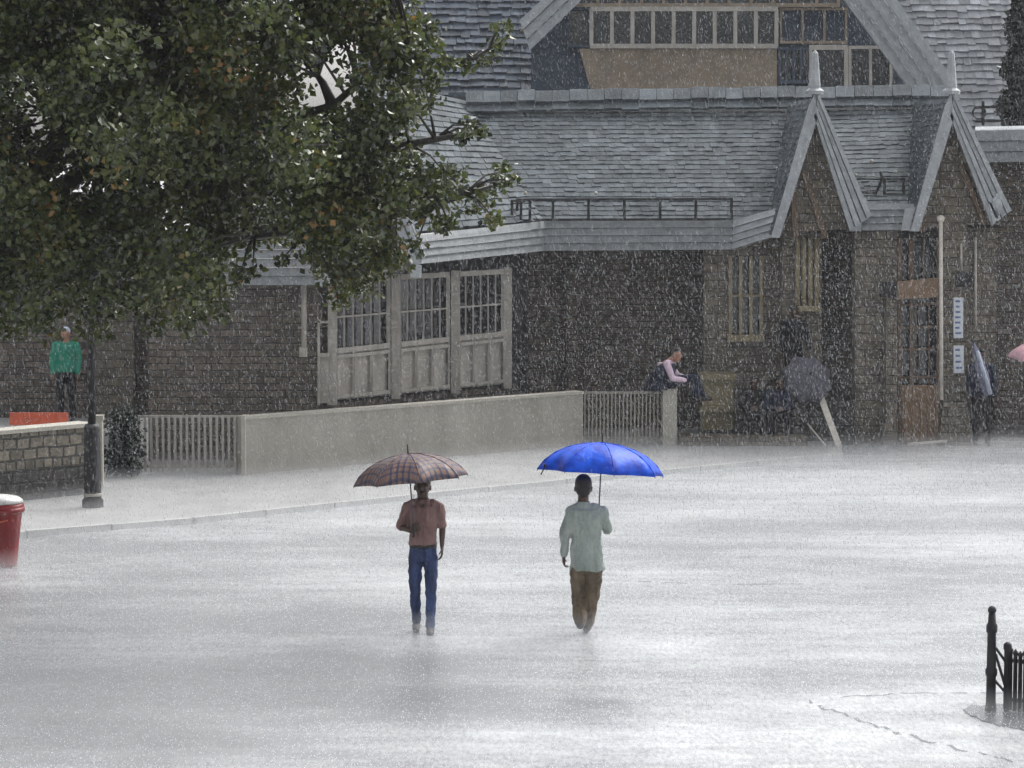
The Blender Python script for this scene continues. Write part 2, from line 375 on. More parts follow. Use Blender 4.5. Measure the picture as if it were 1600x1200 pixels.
# ================================================================== SETTING
def road_material():
    m = bpy.data.materials.new('rain_swept_asphalt'); m.use_nodes = True
    n = m.node_tree.nodes; l = m.node_tree.links; b = n['Principled BSDF']
    tc = n.new('ShaderNodeTexCoord'); mp = n.new('ShaderNodeMapping'); l.new(tc.outputs['Object'], mp.inputs[0]); mp.inputs['Scale'].default_value = (.14, .30, 1)
    big = n.new('ShaderNodeTexNoise'); big.inputs['Scale'].default_value = 1.0; big.inputs['Detail'].default_value = 5; big.inputs['Roughness'].default_value = .6; l.new(mp.outputs[0], big.inputs['Vector'])
    mp2 = n.new('ShaderNodeMapping'); l.new(tc.outputs['Object'], mp2.inputs[0]); mp2.inputs['Scale'].default_value = (1.0, 3.0, 1)
    mid = n.new('ShaderNodeTexNoise'); mid.inputs['Scale'].default_value = 1.3; mid.inputs['Detail'].default_value = 8; mid.inputs['Roughness'].default_value = .75; l.new(mp2.outputs[0], mid.inputs['Vector'])
    r = n.new('ShaderNodeMapRange'); r.inputs[1].default_value = .36; r.inputs[2].default_value = .62; l.new(big.outputs['Fac'], r.inputs[0])
    c = n.new('ShaderNodeMixRGB'); c.inputs[1].default_value = (.120, .123, .124, 1); c.inputs[2].default_value = (.44, .446, .45, 1); l.new(r.outputs[0], c.inputs[0])
    def layer(prev, scl, sc, det, lo, hi, a0=.3, a1=.7):
        mq = n.new('ShaderNodeMapping'); l.new(tc.outputs['Object'], mq.inputs[0]); mq.inputs['Scale'].default_value = scl; mq.inputs['Rotation'].default_value = (0, 0, .12)
        nq = n.new('ShaderNodeTexNoise'); nq.inputs['Scale'].default_value = sc; nq.inputs['Detail'].default_value = det; nq.inputs['Roughness'].default_value = .7; l.new(mq.outputs[0], nq.inputs['Vector'])
        rq = n.new('ShaderNodeMapRange'); rq.inputs[1].default_value = a0; rq.inputs[2].default_value = a1; rq.inputs[3].default_value = lo; rq.inputs[4].default_value = hi; l.new(nq.outputs['Fac'], rq.inputs[0])
        mq2 = n.new('ShaderNodeMixRGB'); mq2.blend_type = 'MULTIPLY'; mq2.inputs[0].default_value = 1; l.new(prev, mq2.inputs[1]); l.new(rq.outputs[0], mq2.inputs[2]); return mq2.outputs[0]
    # dark reflection of tree and building, painted into the colour at left foreground
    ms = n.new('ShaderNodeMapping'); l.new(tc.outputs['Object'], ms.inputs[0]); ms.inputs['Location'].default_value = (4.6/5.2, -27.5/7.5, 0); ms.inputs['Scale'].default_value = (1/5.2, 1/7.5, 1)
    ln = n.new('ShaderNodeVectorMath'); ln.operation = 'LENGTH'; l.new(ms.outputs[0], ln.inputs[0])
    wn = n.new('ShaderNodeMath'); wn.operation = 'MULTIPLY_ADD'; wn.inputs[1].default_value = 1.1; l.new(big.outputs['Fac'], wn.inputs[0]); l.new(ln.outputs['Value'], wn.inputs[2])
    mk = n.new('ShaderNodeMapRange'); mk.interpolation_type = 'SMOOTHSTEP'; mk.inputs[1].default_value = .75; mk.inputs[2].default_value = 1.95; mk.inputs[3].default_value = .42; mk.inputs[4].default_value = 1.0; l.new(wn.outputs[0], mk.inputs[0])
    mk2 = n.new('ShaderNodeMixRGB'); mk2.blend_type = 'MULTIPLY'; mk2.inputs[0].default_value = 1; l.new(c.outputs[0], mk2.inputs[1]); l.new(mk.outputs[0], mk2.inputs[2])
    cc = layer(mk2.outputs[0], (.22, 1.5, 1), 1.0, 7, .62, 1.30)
    cc = layer(cc, (1.0, 1.6, 1), 1.3, 6, .74, 1.24)
    cc = layer(cc, (1, .25, 1), 24, 3, .62, 1.42)
    cc = layer(cc, (1, .3, 1), 6, 4, .85, 1.16)
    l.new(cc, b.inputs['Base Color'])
    rr = n.new('ShaderNodeMapRange'); rr.inputs[1].default_value = .35; rr.inputs[2].default_value = .65; rr.inputs[3].default_value = .26; rr.inputs[4].default_value = .14; l.new(mid.outputs['Fac'], rr.inputs[0]); l.new(rr.outputs[0], b.inputs['Roughness'])
    f1 = n.new('ShaderNodeTexNoise'); f1.inputs['Scale'].default_value = 22; f1.inputs['Detail'].default_value = 4; f1.inputs['Roughness'].default_value = .75; mf = n.new('ShaderNodeMapping'); mf.inputs['Scale'].default_value = (1, .35, 1); l.new(tc.outputs['Object'], mf.inputs[0]); l.new(mf.outputs[0], f1.inputs['Vector'])
    vo = n.new('ShaderNodeTexVoronoi'); vo.inputs['Scale'].default_value = 9; l.new(mf.outputs[0], vo.inputs['Vector'])
    sn = n.new('ShaderNodeMath'); sn.operation = 'MULTIPLY'; sn.inputs[1].default_value = 34; l.new(vo.outputs['Distance'], sn.inputs[0])
    s2 = n.new('ShaderNodeMath'); s2.operation = 'SINE'; l.new(sn.outputs[0], s2.inputs[0])
    ad = n.new('ShaderNodeMath'); ad.operation = 'MULTIPLY_ADD'; ad.inputs[1].default_value = .08; l.new(s2.outputs[0], ad.inputs[0]); l.new(f1.outputs['Fac'], ad.inputs[2])
    bp = n.new('ShaderNodeBump'); bp.inputs['Strength'].default_value = .22; bp.inputs['Distance'].default_value = .03; l.new(ad.outputs[0], bp.inputs['Height']); l.new(bp.outputs[0], b.inputs['Normal'])
    b.inputs['IOR'].default_value = 1.6; b.inputs['Specular IOR Level'].default_value = 1.0
    return m
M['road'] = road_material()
M['pave'] = mat('wet_paving', (.31, .31, .305), .35, .25, 1.5, .5, 16, detail=8)
M['kerb'] = mat('kerb_stone', (.44, .44, .43), .4, .2, 4, .3, 30)
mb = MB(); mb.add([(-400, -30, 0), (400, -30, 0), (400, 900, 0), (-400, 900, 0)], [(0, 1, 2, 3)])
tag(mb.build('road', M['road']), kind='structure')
# pavement along the building, with its kerb
kp = [G(-260, 866), G(40, 838), G(300, 817), G(520, 793), G(760, 768), G(1000, 744), G(1180, 727), G(1315, 714)]
PZ = .075
mb = MB()
top = [V((p.x, p.y, PZ)) for p in kp]; back = [V((8, 70, PZ)), V((-14, 70, PZ))]
poly = top + back
mb.slab(poly, .3, (0, 0, -1)); tag(mb.build('pavement', M['pave']), kind='structure')
mb = MB()
for i in range(len(kp)-1):
    n = max(1, int((kp[i+1]-kp[i]).length/1.1))
    for k in range(n):
        a, b = kp[i].lerp(kp[i+1], (k+.01)/n), kp[i].lerp(kp[i+1], (k+.985)/n)
        a = V((a.x, a.y, .002+rnd.uniform(-.006, .006))); b = V((b.x, b.y, a.z))
        mb.bar(a, b, .11, .16, side=(0, -1, 0))
tag(mb.build('kerb', M['kerb']), kind='structure')

# shallow drainage seams and an old patch edge in the road, each a thin sheet
def strip(name, pts, wd, z, m):
    mb = MB(); pts = [G(*p) for p in pts]; L = []; Rr = []
    for i, p in enumerate(pts):
        d = pts[min(i+1, len(pts)-1)]-pts[max(i-1, 0)]; s = V((-d.y, d.x, 0)).normalized()
        ww = wd*rnd.uniform(.5, 1.5)*(1 if 0 < i < len(pts)-1 else .15); L.append(p+s*ww/2+V((0, 0, z))); Rr.append(p-s*ww/2+V((0, 0, z)))
    for i in range(len(pts)-1):
        if rnd.random() < .72: mb.add([Rr[i], Rr[i+1], L[i+1], L[i]], [(0, 1, 2, 3)])
    return tag(mb.build(name, m), kind='structure')
def wiggle(pts, n=14, amp=2.0):
    out = []
    for (x0, y0), (x1, y1) in zip(pts[:-1], pts[1:]):
        for k in range(n): t = k/n; out.append((x0+(x1-x0)*t+rnd.uniform(-4, 4), y0+(y1-y0)*t+rnd.uniform(-amp, amp)))
    return out+[pts[-1]]
M['wetdark'] = mat('deep_water_seam', (.075, .075, .08), .16, .3, 3, .6, 18)
strip('road_seam', wiggle([(1262, 1096), (1340, 1125), (1420, 1150), (1500, 1172), (1640, 1205)], 10, 3), .045, .004, M['wetdark'])
strip('road_seam', wiggle([(1310, 1090), (1420, 1083), (1640, 1082)], 10, 1), .035, .004, M['wetdark'])
strip('road_seam', wiggle([(960, 907), (1110, 914), (1300, 912)], 8, .8), .05, .004, M['wetdark'])

# ================================================================== STONE LIBRARY (long slate-roofed building)
LB = thing('stone_library', (0, 52, 0), 'long stone building with blue grey slate roof, grey board eaves and twin steep porch gables', 'building')
A = P(497, 630, 48.8); Bq = P(790, 600, 52.5)            # line of the window bay
# --- front slate roof
sm = MB()
rY = 57.0
r0, r1 = P(728, 158, rY), P(1482, 150, rY)
e1, e2 = P(848, 345, 53.0), P(1225, 345, 53.0)
slates(sm, e1, P(1262, 345, 53.0), P(1270, 156, rY), r0, 27, .15, 3, lift=.021, jit=.015)
slates(sm, P(1262, 338, 52.9), P(1440, 336, 52.9), P(1484, 150, rY), P(1270, 156, rY), 26, .15, 4, lift=.021, jit=.015)
# --- angled left slope down to the bay eave
e0 = P(560, 372, 48.4)
slates(sm, e0, e1, P(728.5, 158, rY+.01), P(600, 130, 55.5), 22, .21, 5)
slates(sm, P(340, 378, 48.4), P(505, 378, 48.4), P(520, 200, 52.8), P(340, 200, 52.8), 18, .21, 6)
slates(sm, P(505, 378, 48.42), P(560, 372, 48.42), P(600, 130, 55.5), P(520, 200, 52.8), 20, .21, 61)
roof = sm.build('roof', M['slate'], LB, uv=False)
# ridge: two lapped courses of long ridge slates
mb = MB()
rr = random.Random(5)
for (xa, xb, ya, yb) in ((728, 1270, 150, 142), (1276, 1484, 143, 140)):
    n = int((xb-xa)/27)
    for k in range(n):
        t0, t1 = k/n, (k+.97)/n
        for (dy0, dy1, pr) in ((0, 17, .06), (17, 31, .03)):
            j = rr.uniform(-1.2, 1.2)
            q = [P(xa+(xb-xa)*t0, ya+(yb-ya)*t0-8+dy0+j, rY-.10-pr-dy0*.012), P(xa+(xb-xa)*t1, ya+(yb-ya)*t1-8+dy0+j, rY-.10-pr-dy0*.012),
                 P(xa+(xb-xa)*t1, ya+(yb-ya)*t1-8+dy1+j, rY-.20-pr-dy1*.012), P(xa+(xb-xa)*t0, ya+(yb-ya)*t0-8+dy1+j, rY-.20-pr-dy1*.012)]
            mb.slab(q, .05)
mb.build('ridge_cap', M['slate'], roof)
# rear of roof so it is closed from behind
mb = MB(); mb.slab([P(700, 150, rY+.1), P(1490, 142, rY+.1), P(1490, 260, rY+3.5), P(700, 260, rY+3.5)], .08); mb.build('rear_roof_slope', M['slate_far'], roof)
# --- eave boards
mb = MB()
lapped(mb, P(640, 414, 48.9), P(850, 392, 52.9), P(850, 345, 52.96), P(640, 368, 49.0), 4)
lapped(mb, P(851, 392, 52.9), P(1144, 390, 52.9), P(1144, 344, 52.98), P(851, 345, 52.96), 4)
mb.build('eave_boards', M['board'], LB); mb = MB()
lapped(mb, P(340, 446, 48.3), P(492, 445, 48.3), P(492, 376, 48.38), P(340, 376, 48.38), 5)
mb.build('eave_boards', M['board'], LB)
mb = MB()
lapped(mb, P(1145, 390, 52.88), P(1214, 368, 52.3), P(1238, 318, 52.4), P(1146, 344, 52.98), 4)
mb.build('eave_boards', M['board_light'], LB); mb = MB()  # paler boards paint in the brighter face of the turned corner
mb.slab([P(492, 447, 48.25), P(506, 447, 48.25), P(503, 378, 48.32), P(492, 378, 48.32)], .12)
mb.build('eave_boards', M['board_light'], LB)
# --- snow guard railings on the eaves
def guard(x0, x1, y0, y1, Y, n, name='snow_guard', h=None, par=LB):
    mb = MB(); ht = h or 32
    for k in range(n+1):
        t = k/n; x = x0+(x1-x0)*t; y = y0+(y1-y0)*t; mb.bar(P(x, y, Y), P(x, y-ht, Y), .05, .04)
    mb.bar(P(x0-2, y0-ht, Y-.03), P(x1+2, y1-ht, Y-.03), .045, .035, side=(0, 0, 1)); mb.bar(P(x0-2, y0-1, Y-.03), P(x1+2, y1-1, Y-.03), .035, .035, side=(0, 0, 1))
    return mb.build(name, M['iron'], par)
guard(808, 1143, 344, 343, 52.85, 6)
guard(800, 828, 346, 345, 52.5, 2)
guard(1382, 1412, 304, 304, 52.6, 1, h=24)
mb = MB(); mb.tube([P(1330, 292, 52.6), P(1348, 300, 52.55), P(1368, 302, 52.55), P(1378, 282, 52.6), P(1376, 268, 52.6)], .028, 6)
mb.tube([P(1332, 282, 52.6), P(1345, 279, 52.6), P(1380, 280, 52.6)], .02, 6); mb.build('snow_guard', M['iron'], LB)
# white roof nails/insulators on the guards
for x, y in ((821, 302), (931, 302), (1337, 274), (1399, 269), (1362, 252)): MB().ell(P(x, y, 52.6), .035, 8, 6).build('insulator', M['white'], LB)
# --- gables
def gable(ax, ay, lx, ly, rx, ry, Y, depth, wl=15, strips=4, band=30, spike=True, name='gable'):
    g = MB()
    # stone/timber infill
    g.slab([P(ax, ay+28, Y), P(rx-6, ry-3, Y), P(lx+6, ly-3, Y)], .15)
    gw = g.build('gable_wall', M['stone'], LB)
    # left barge: one board
    b = MB()
    b.slab([P(ax, ay-2, Y-.35), P(ax+3, ay+38, Y-.35), P(lx+4, ly+2, Y-.35), P(lx-9, ly+1, Y-.35), P(ax-wl*.6, ay+16, Y-.35)], .12)
    b.build('barge_board', M['board_light'], LB)
    # right barge: stepped strips
    b = MB()
    for k in range(strips):
        t0, t1 = k/strips, (k+.80)/strips; Yk = Y-.35-.05*(1 if k % 2 else 0)-.03*k*0
        f = lambda t: (ax-2+t*8, ay+34-t*38, rx-2+t*band, ry+1-t*26)
        x0, y0, x1, y1 = f(t0); x2, y2, x3, y3 = f(t1)
        b.slab([P(x0, y0, Yk), P(x1, y1, Yk), P(x3, y3, Yk), P(x2, y2, Yk)], .10+.02*k)
    b.build('barge_board', M['board_light'], LB)
    # little roof slopes running back to the main roof
    s2 = MB()
    u = V((0, 1, 0))
    slates(s2, P(lx-8, ly-4, Y-.28), P(lx-8, ly-4, Y-.28)+u*depth, P(ax-4, ay+6, Y-.28)+u*(depth+3.4), P(ax-4, ay+6, Y-.28), 24, .2, 12, lift=.02)
    slates(s2, P(rx+band-8, ry-24, Y-.28), P(rx+band-8, ry-24, Y-.28)+u*depth, P(ax+5, ay+6, Y-.28)+u*(depth+3.4), P(ax+5, ay+6, Y-.28), 24, .2, 13, lift=.02)
    s2.build('gable_roof', M['slate'], LB)
    if spike:
        f = MB(); c = P(ax-1, ay, Y-.3)
        f.lathe(c, [(.02, .0), (.16, .01), (.17, .07), (.10, .12), (.105, .16), (.055, .74), (.01, .80)], 8, False)
        f.build('finial', M['board_light'], LB)
gable(1274, 148, 1214, 370, 1330, 360, 52.3, 1.0, band=36)
gable(1487, 148, 1432, 360, 1552, 352, 52.3, 1.0, band=32)
gable(580, 215, 512, 440, 648, 424, 48.6, 1.5, band=20)
# valley between the twin gables
mb = MB()
lapped(mb, P(1332, 361, 52.15), P(1432, 359, 52.15), P(1428, 318, 52.3), P(1340, 318, 52.3), 4)
mb.build('eave_boards', M['board'], LB)
mb = MB(); mb.slab([P(1328, 361, 52.05), P(1345, 361, 52.05), P(1348, 338, 52.1), P(1335, 330, 52.1)], .05); mb.build('eave_boards', M['board_light'], LB); mb = MB()
mb.slab([P(1408, 360, 52.05), P(1432, 359, 52.05), P(1440, 322, 52.1), P(1414, 326, 52.1)], .05); mb.build('eave_boards', M['board_light'], LB); mb = MB()  # paler tone puts the light on this turned end into its colour
mb.slab([P(1552, 352, 51.9), P(1568, 325, 51.9), P(1560, 300, 51.9), P(1545, 318, 51.9)], .1); mb.build('eave_boards', M['board_light'], LB)  # turned end again, its brightness painted as a paler board

# --- walls
def wall(name, pts, m, th=.3, par=LB): return MB().slab(pts, th).build(name, m, par)
GZ = lambda px, Y: (5.4*FPX/Y + 230)     # image height of the ground at depth Y
wall('stone_wall', [P(232, 780, 48.9), P(497, 780, 48.9), P(497, 425, 48.9), P(232, 425, 48.9)], M['brick'])
wall('stone_wall', [P(497, 780, 48.9), P(520, 780, 49.25), P(520, 430, 49.25), P(497, 425, 48.9)], M['brick'])
wall('stone_wall', [P(788, 700, 54.6), P(1104, 700, 54.6), P(1104, 370, 54.6), P(788, 370, 54.6)], M['brick2'])
wall('stone_wall', [PL(480, 700, A, Bq)+V((.12, .25, 0)), PL(800, 700, A, Bq)+V((.12, .25, 0)), PL(800, 602, A, Bq)+V((.12, .25, 0)), PL(480, 634, A, Bq)+V((.12, .25, 0))], M['brick'])
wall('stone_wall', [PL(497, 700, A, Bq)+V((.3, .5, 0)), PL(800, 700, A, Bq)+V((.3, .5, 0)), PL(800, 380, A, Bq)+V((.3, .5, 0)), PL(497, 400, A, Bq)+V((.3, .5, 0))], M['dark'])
wall('buttress', [P(884, 700, 54.3), P(904, 700, 54.3), P(902, 420, 54.3), P(886, 420, 54.3)], M['brick2'], .3)
# soffits in shade
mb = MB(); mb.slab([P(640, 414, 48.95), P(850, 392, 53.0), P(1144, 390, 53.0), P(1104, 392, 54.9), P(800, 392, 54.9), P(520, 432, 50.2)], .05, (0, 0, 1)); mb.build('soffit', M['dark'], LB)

# --- bay windows along the angled wall
W = lambda px, py, off=0.0: PL(px, py, A, Bq) + V((.78, -.62, 0)).normalized()*off
def yline(px, y0, y1): return y0 + (y1-y0)*(px-497)/(790-497)
YT = lambda px: yline(px, 440, 424); YM = lambda px: yline(px, 551, 521); YB = lambda px: yline(px, 628, 600)
for (xa, xb) in ((524, 607), (624, 700), (716, 786)):
    win = MB()
    for x in (xa, xb): win.bar(W(x, YT(x)), W(x, YM(x)), .07, .07)
    for f in (YT, YM): win.bar(W(xa, f(xa)), W(xb, f(xb)), .09, .08, side=(0, 0, 1))
    wf = win.build('window', M['white'], LB)
    bars = MB()
    for k in range(1, 6): x = xa+(xb-xa)*k/6; bars.bar(W(x, YT(x)), W(x, YM(x)), .028, .03)
    for t in (.52,):
        ya, yb = YT(xa)+(YM(xa)-YT(xa))*t, YT(xb)+(YM(xb)-YT(xb))*t; bars.bar(W(xa, ya), W(xb, yb), .03, .03, side=(0, 0, 1))
    bars.build('window_bars', M['white'], wf)
    MB().slab([W(xa, YM(xa), -.08), W(xb, YM(xb), -.08), W(xb, YT(xb), -.08), W(xa, YT(xa), -.08)], .02).build('pane', M['glass'], wf)
    pn = MB(); pn.slab([W(xa, YB(xa), -.03), W(xb, YB(xb), -.03), W(xb, YM(xb), -.03), W(xa, YM(xa), -.03)], .05)
    for k in range(4): x = xa+(xb-xa)*k/3; pn.bar(W(x, YM(x), .02), W(x, YB(x), .02), .045, .05)
    for t in (.12, .93): pn.bar(W(xa, YM(xa)+(YB(xa)-YM(xa))*t, .02), W(xb, YM(xb)+(YB(xb)-YM(xb))*t, .02), .06, .05, side=(0, 0, 1))
    pn.build('timber_panel', M['white'], LB)
for x in (516, 615, 708, 790):
    MB().bar(W(x, YT(x)-6, .05), W(x, YB(x)+6, .05), .15, .14).build('window_post', M['white'], LB)
mb = MB(); mb.slab([P(497, 630, 48.85), P(513, 630, 48.85), P(513, 552, 48.85), P(497, 552, 48.85)], .05); mb.bar(P(497, 555, 48.8), P(514, 555, 48.8), .07, .08, side=(0, 0, 1)); mb.bar(P(498, 500, 48.8), P(498, 632, 48.8), .04, .06); mb.bar(P(497, 503, 48.8), P(514, 503, 48.8), .04, .06, side=(0, 0, 1))
mb.build('timber_panel', M['white'], LB)
# downpipe
mb = MB(); mb.tube([P(475, 447, 48.7), P(475, 548, 48.7)], .045, 10)
for y in (478, 512): mb.bar(P(466, y, 48.75), P(478, y, 48.75), .03, .06, side=(0, 0, 1))
mb.box(P(474, 550, 48.7), (.13, .12, .16)); mb.build('downpipe', M['white'], LB)
# white block and rake end on the small gable
mb = MB(); mb.bar(P(614, 335, 48.0), P(650, 412, 48.0), .10, .08); mb.bar(P(626, 330, 48.05), P(660, 405, 48.05), .07, .08); mb.box(P(650, 424, 47.95), (.18, .16, .2))
mb.build('barge_board', M['board_light'], LB)

# --- porch side: stone wall with slit windows
Yw = 53.2
for (x0, x1, y0, y1) in ((1100, 1140, 372, 700), (1190, 1222, 352, 700), (1140, 1190, 524, 700), (1140, 1190, 362, 400)):
    wall('stone_wall', [P(x0, y1, Yw), P(x1, y1, Yw), P(x1, y0, Yw), P(x0, y0, Yw)], M['stone'], .35)
wd_ = MB()
for x in (1141, 1157, 1173, 1189): wd_.bar(P(x, 400, Yw-.02), P(x, 524, Yw-.02), .06, .12)
wd_.bar(P(1136, 528, Yw-.08), P(1194, 528, Yw-.08), .12, .2, side=(0, 0, 1)); wd_.bar(P(1138, 462, Yw), P(1192, 462, Yw), .04, .08, side=(0, 0, 1))
wo = wd_.build('window', M['sill'], LB)
MB().slab([P(1140, 524, Yw+.12), P(1190, 524, Yw+.12), P(1190, 400, Yw+.12), P(1140, 400, Yw+.12)], .03).build('pane', M['glass'], wo)
# porch platform, steps and plinths
fl = MB(); fl.slab([P(1150, 702, 52.1), P(1335, 702, 52.1), P(1335, 626, 52.1), P(1150, 626, 52.1)], 4.2, (0, 1, 0)); fl.build('porch_platform', M['darkrubble'], LB)
mb = MB(); a, b = P(1062, 680, 52.0), P(1262, 680, 52.0); mb.slab([P(1062, 700, 51.2), P(1262, 700, 51.2), P(1262, 682, 51.2), P(1062, 682, 51.2)], .55, (0, 1, 0)); mb.build('stone_step', M['stone'], LB)
mb = MB(); mb.slab([P(1098, 672, 52.6), P(1146, 672, 52.6), P(1146, 592, 52.6), P(1098, 592, 52.6)], .6, (0, 1, 0)); mb.slab([P(1094, 594, 52.5), P(1150, 594, 52.5), P(1150, 585, 52.5), P(1094, 585, 52.5)], .7, (0, 1, 0)); mb.slab([P(1094, 644, 52.5), P(1150, 644, 52.5), P(1150, 636, 52.5), P(1094, 636, 52.5)], .7, (0, 1, 0))
mb.build('stone_plinth', M['sill'], LB)
# piers
def pier(x0, x1, y0, y1, Y, m, th=.5, name='pier'):
    return MB().slab([P(x0, y1, Y), P(x1, y1, Y), P(x1, y0, Y), P(x0, y0, Y)], th, (0, 1, 0)).build(name, m, LB)
pier(1222, 1284, 345, 640, 52.7, M['stone'])
mb = MB()
for x in (1246, 1256, 1266, 1276): mb.tube([P(x, 372, 52.6), P(x, 480, 52.6)], .045, 8)
mb.bar(P(1240, 482, 52.58), P(1282, 482, 52.58), .1, .12, side=(0, 0, 1)); mb.build('pilaster', M['sill'], LB)
pier(1336, 1402, 356, 702, 52.5, M['stone'])
pier(1384, 1402, 466, 702, 52.3, M['stone'], .2)
pier(1474, 1512, 345, 640, 52.3, M['stone'])
mb = MB(); mb.slab([P(1466, 700, 52.0), P(1518, 700, 52.0), P(1512, 630, 52.2), P(1474, 630, 52.2)], .6, (0, 1, 0)); mb.build('pier_base', M['stone'], LB)
mb = MB(); mb.slab([P(1378, 702, 52.05), P(1402, 702, 52.05), P(1398, 640, 52.2), P(1386, 640, 52.2)], .3, (0, 1, 0)); mb.build('pier_base', M['stone'], LB)
pier(1512, 1556, 345, 580, 52.6, M['stone'])
# brackets carrying the gable
mb = MB(); mb.bar(P(1256, 268, 52.2), P(1290, 372, 52.2), .10, .1); mb.bar(P(1240, 300, 52.2), P(1243, 372, 52.2), .1, .1); mb.build('bracket', M['wood'], LB)
mb = MB(); mb.bar(P(1452, 262, 52.2), P(1440, 362, 52.2), .1, .1); mb.bar(P(1500, 255, 52.2), P(1538, 350, 52.2), .08, .1); mb.build('bracket', M['wood'], LB)
# dark interior of the porch, ceiling and back
mb = MB(); mb.slab([P(1205, 705, 56.3), P(1640, 705, 56.3), P(1640, 340, 56.3), P(1205, 340, 56.3)], .2); mb.build('interior_wall', M['brick2'], LB)
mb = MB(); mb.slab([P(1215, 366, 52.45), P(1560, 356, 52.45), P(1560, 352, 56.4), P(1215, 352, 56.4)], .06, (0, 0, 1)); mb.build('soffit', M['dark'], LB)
# doorway with lattice gate
dg = MB()
for x in (1406, 1424, 1466): dg.bar(P(x, 372, 52.45), P(x, 690, 52.45), .07, .08)
for x in (1420, 1443): dg.bar(P(x, 372, 52.5), P(x, 436, 52.5), .03, .04)
for x in (1436, 1451): dg.bar(P(x, 476, 52.5), P(x, 602, 52.5), .025, .04)
for y in (476, 512, 546, 590): dg.bar(P(1424, y, 52.44), P(1466, y-2, 52.44), .045, .05, side=(0, 0, 1)); dg.bar(P(1406, y, 52.44), P(1424, y, 52.44), .04, .05, side=(0, 0, 1))
door = dg.build('lattice_door', M['wood'], LB)
mb = MB(); mb.slab([P(1410, 692, 52.4), P(1466, 692, 52.4), P(1466, 602, 52.4), P(1410, 602, 52.4)], .06)
for k in range(5): mb.bar(P(1416+k*12, 690, 52.37), P(1416+k*12, 604, 52.37), .05, .04)
mb.build('lower_panel', M['woodlight'], door)
MB().slab([P(1406, 605, 52.6), P(1466, 605, 52.6), P(1466, 372, 52.6), P(1406, 372, 52.6)], .03).build('pane', M['glass'], door)
mb = MB(); mb.tube([P(1470, 346, 52.0), P(1471, 625, 52.0)], .035, 10); mb.ell(P(1470, 342, 52.0), .07, 10, 7)
mb.build('downpipe', M['plank'], LB)
MB().tube([P(1524, 370, 52.5), P(1524, 510, 52.5)], .025, 8).build('downpipe', M['white'], LB)
MB().tube([P(1502, 380, 52.25), P(1502, 430, 52.25)], .02, 8).build('conduit', M['white'], LB)
# doorway step line
MB().bar(P(1418, 694, 51.9), P(1480, 689, 51.9), .04, .04, side=(0, 0, 1)).build('threshold', M['plank'], LB)
# boards and notices fixed to the doorway
t = MB().slab([P(1402, 468, 52.2), P(1466, 464, 52.2), P(1466, 434, 52.2), P(1402, 440, 52.2)], .05).build('hanging_board', M['woodlight']); tag(t, 'brown plywood board hung across the top of the lattice doorway', 'board')
def box_lamp(x0, x1, y0, y1, label):
    t = thing('wall_lamp', P((x0+x1)/2, y1, 52.0), label, 'lamp', 'dark box lamps on the porch piers')
    c = P((x0+x1)/2, (y0+y1)/2, 51.98); wdt = (x1-x0)/86; ht = (y1-y0)/86
    MB().box(c, (wdt, .25, ht*.7)).build('lamp_housing', M['iron'], t)
    mb = MB(); mb.box(c+V((0, 0, ht*.42)), (wdt*.8, .3, .05)); mb.bar(c+V((0, .1, 0)), c+V((0, .35, 0)), .05, .05); mb.build('bracket', M['iron'], t)
box_lamp(1376, 1400, 440, 468, 'dark box lamp beside the brown plywood board over the doorway')
box_lamp(1494, 1520, 424, 452, 'dark box lamp on the pier above the long white notice')
def notice(x0, x1, y0, y1, Y, label, n):
    t = thing('notice', P((x0+x1)/2, y1, Y), label, 'notice')
    MB().slab([P(x0, y1, Y), P(x1, y1, Y), P(x1, y0, Y), P(x0, y0, Y)], .02).build('sheet', M['paper'], t)
    r = random.Random(n)
    for k in range(n):
        mb = MB()
        y = y0+(y1-y0)*(k+.7)/(n+.6); a = r.uniform(.15, .25); b = r.uniform(.6, .85)
        mb.slab([P(x0+(x1-x0)*a, y+1.5, Y-.006), P(x0+(x1-x0)*b, y+1.5, Y-.006), P(x0+(x1-x0)*b, y-1.5, Y-.006), P(x0+(x1-x0)*a, y-1.5, Y-.006)], .003)
        mb.build('print', M['ink'], t)
notice(1490, 1505, 465, 528, 52.15, 'tall narrow white notice with blue print, upper one on the right pier', 7)
notice(1490, 1506, 540, 583, 52.15, 'short white notice with blue print below the tall one on the pier', 4)

# ================================================================== RIGHT WING with railing
RW = thing('side_wing', P(1600, 690, 57), 'dark brown side wing with pale board eave at the right edge', 'building')
mb = MB(); mb.slab([P(1556, 700, 56.0), P(1900, 700, 56.0), P(1900, 240, 56.0), P(1540, 240, 56.0)], .3); mb.build('stone_wall', M['brick2'], RW)
mb = MB(); lapped(mb, P(1533, 254, 55.2), P(1900, 250, 55.2), P(1900, 198, 55.3), P(1524, 204, 55.3), 3); mb.build('eave_boards', M['board'], RW)
mb = MB(); mb.slab([P(1524, 204, 55.3), P(1900, 196, 55.3), P(1900, 190, 56.5), P(1524, 198, 56.5)], .05); mb.build('flat_roof', M['board_light'], RW)
mb = MB()
for x in (1536, 1566, 1596, 1626): mb.bar(P(x, 196, 55.6), P(x, 158, 55.6), .05, .05)
mb.bar(P(1524, 168, 55.6), P(1700, 162, 55.6), .05, .05, side=(0, 0, 1)); mb.bar(P(1524, 190, 55.6), P(1700, 186, 55.6), .04, .04, side=(0, 0, 1))
mb.tube([P(1530+10*math.cos(a*.6), 176-10*math.sin(a*.6), 55.58) for a in range(11)], .02, 6)
mb.build('roof_railing', M['iron'], RW)

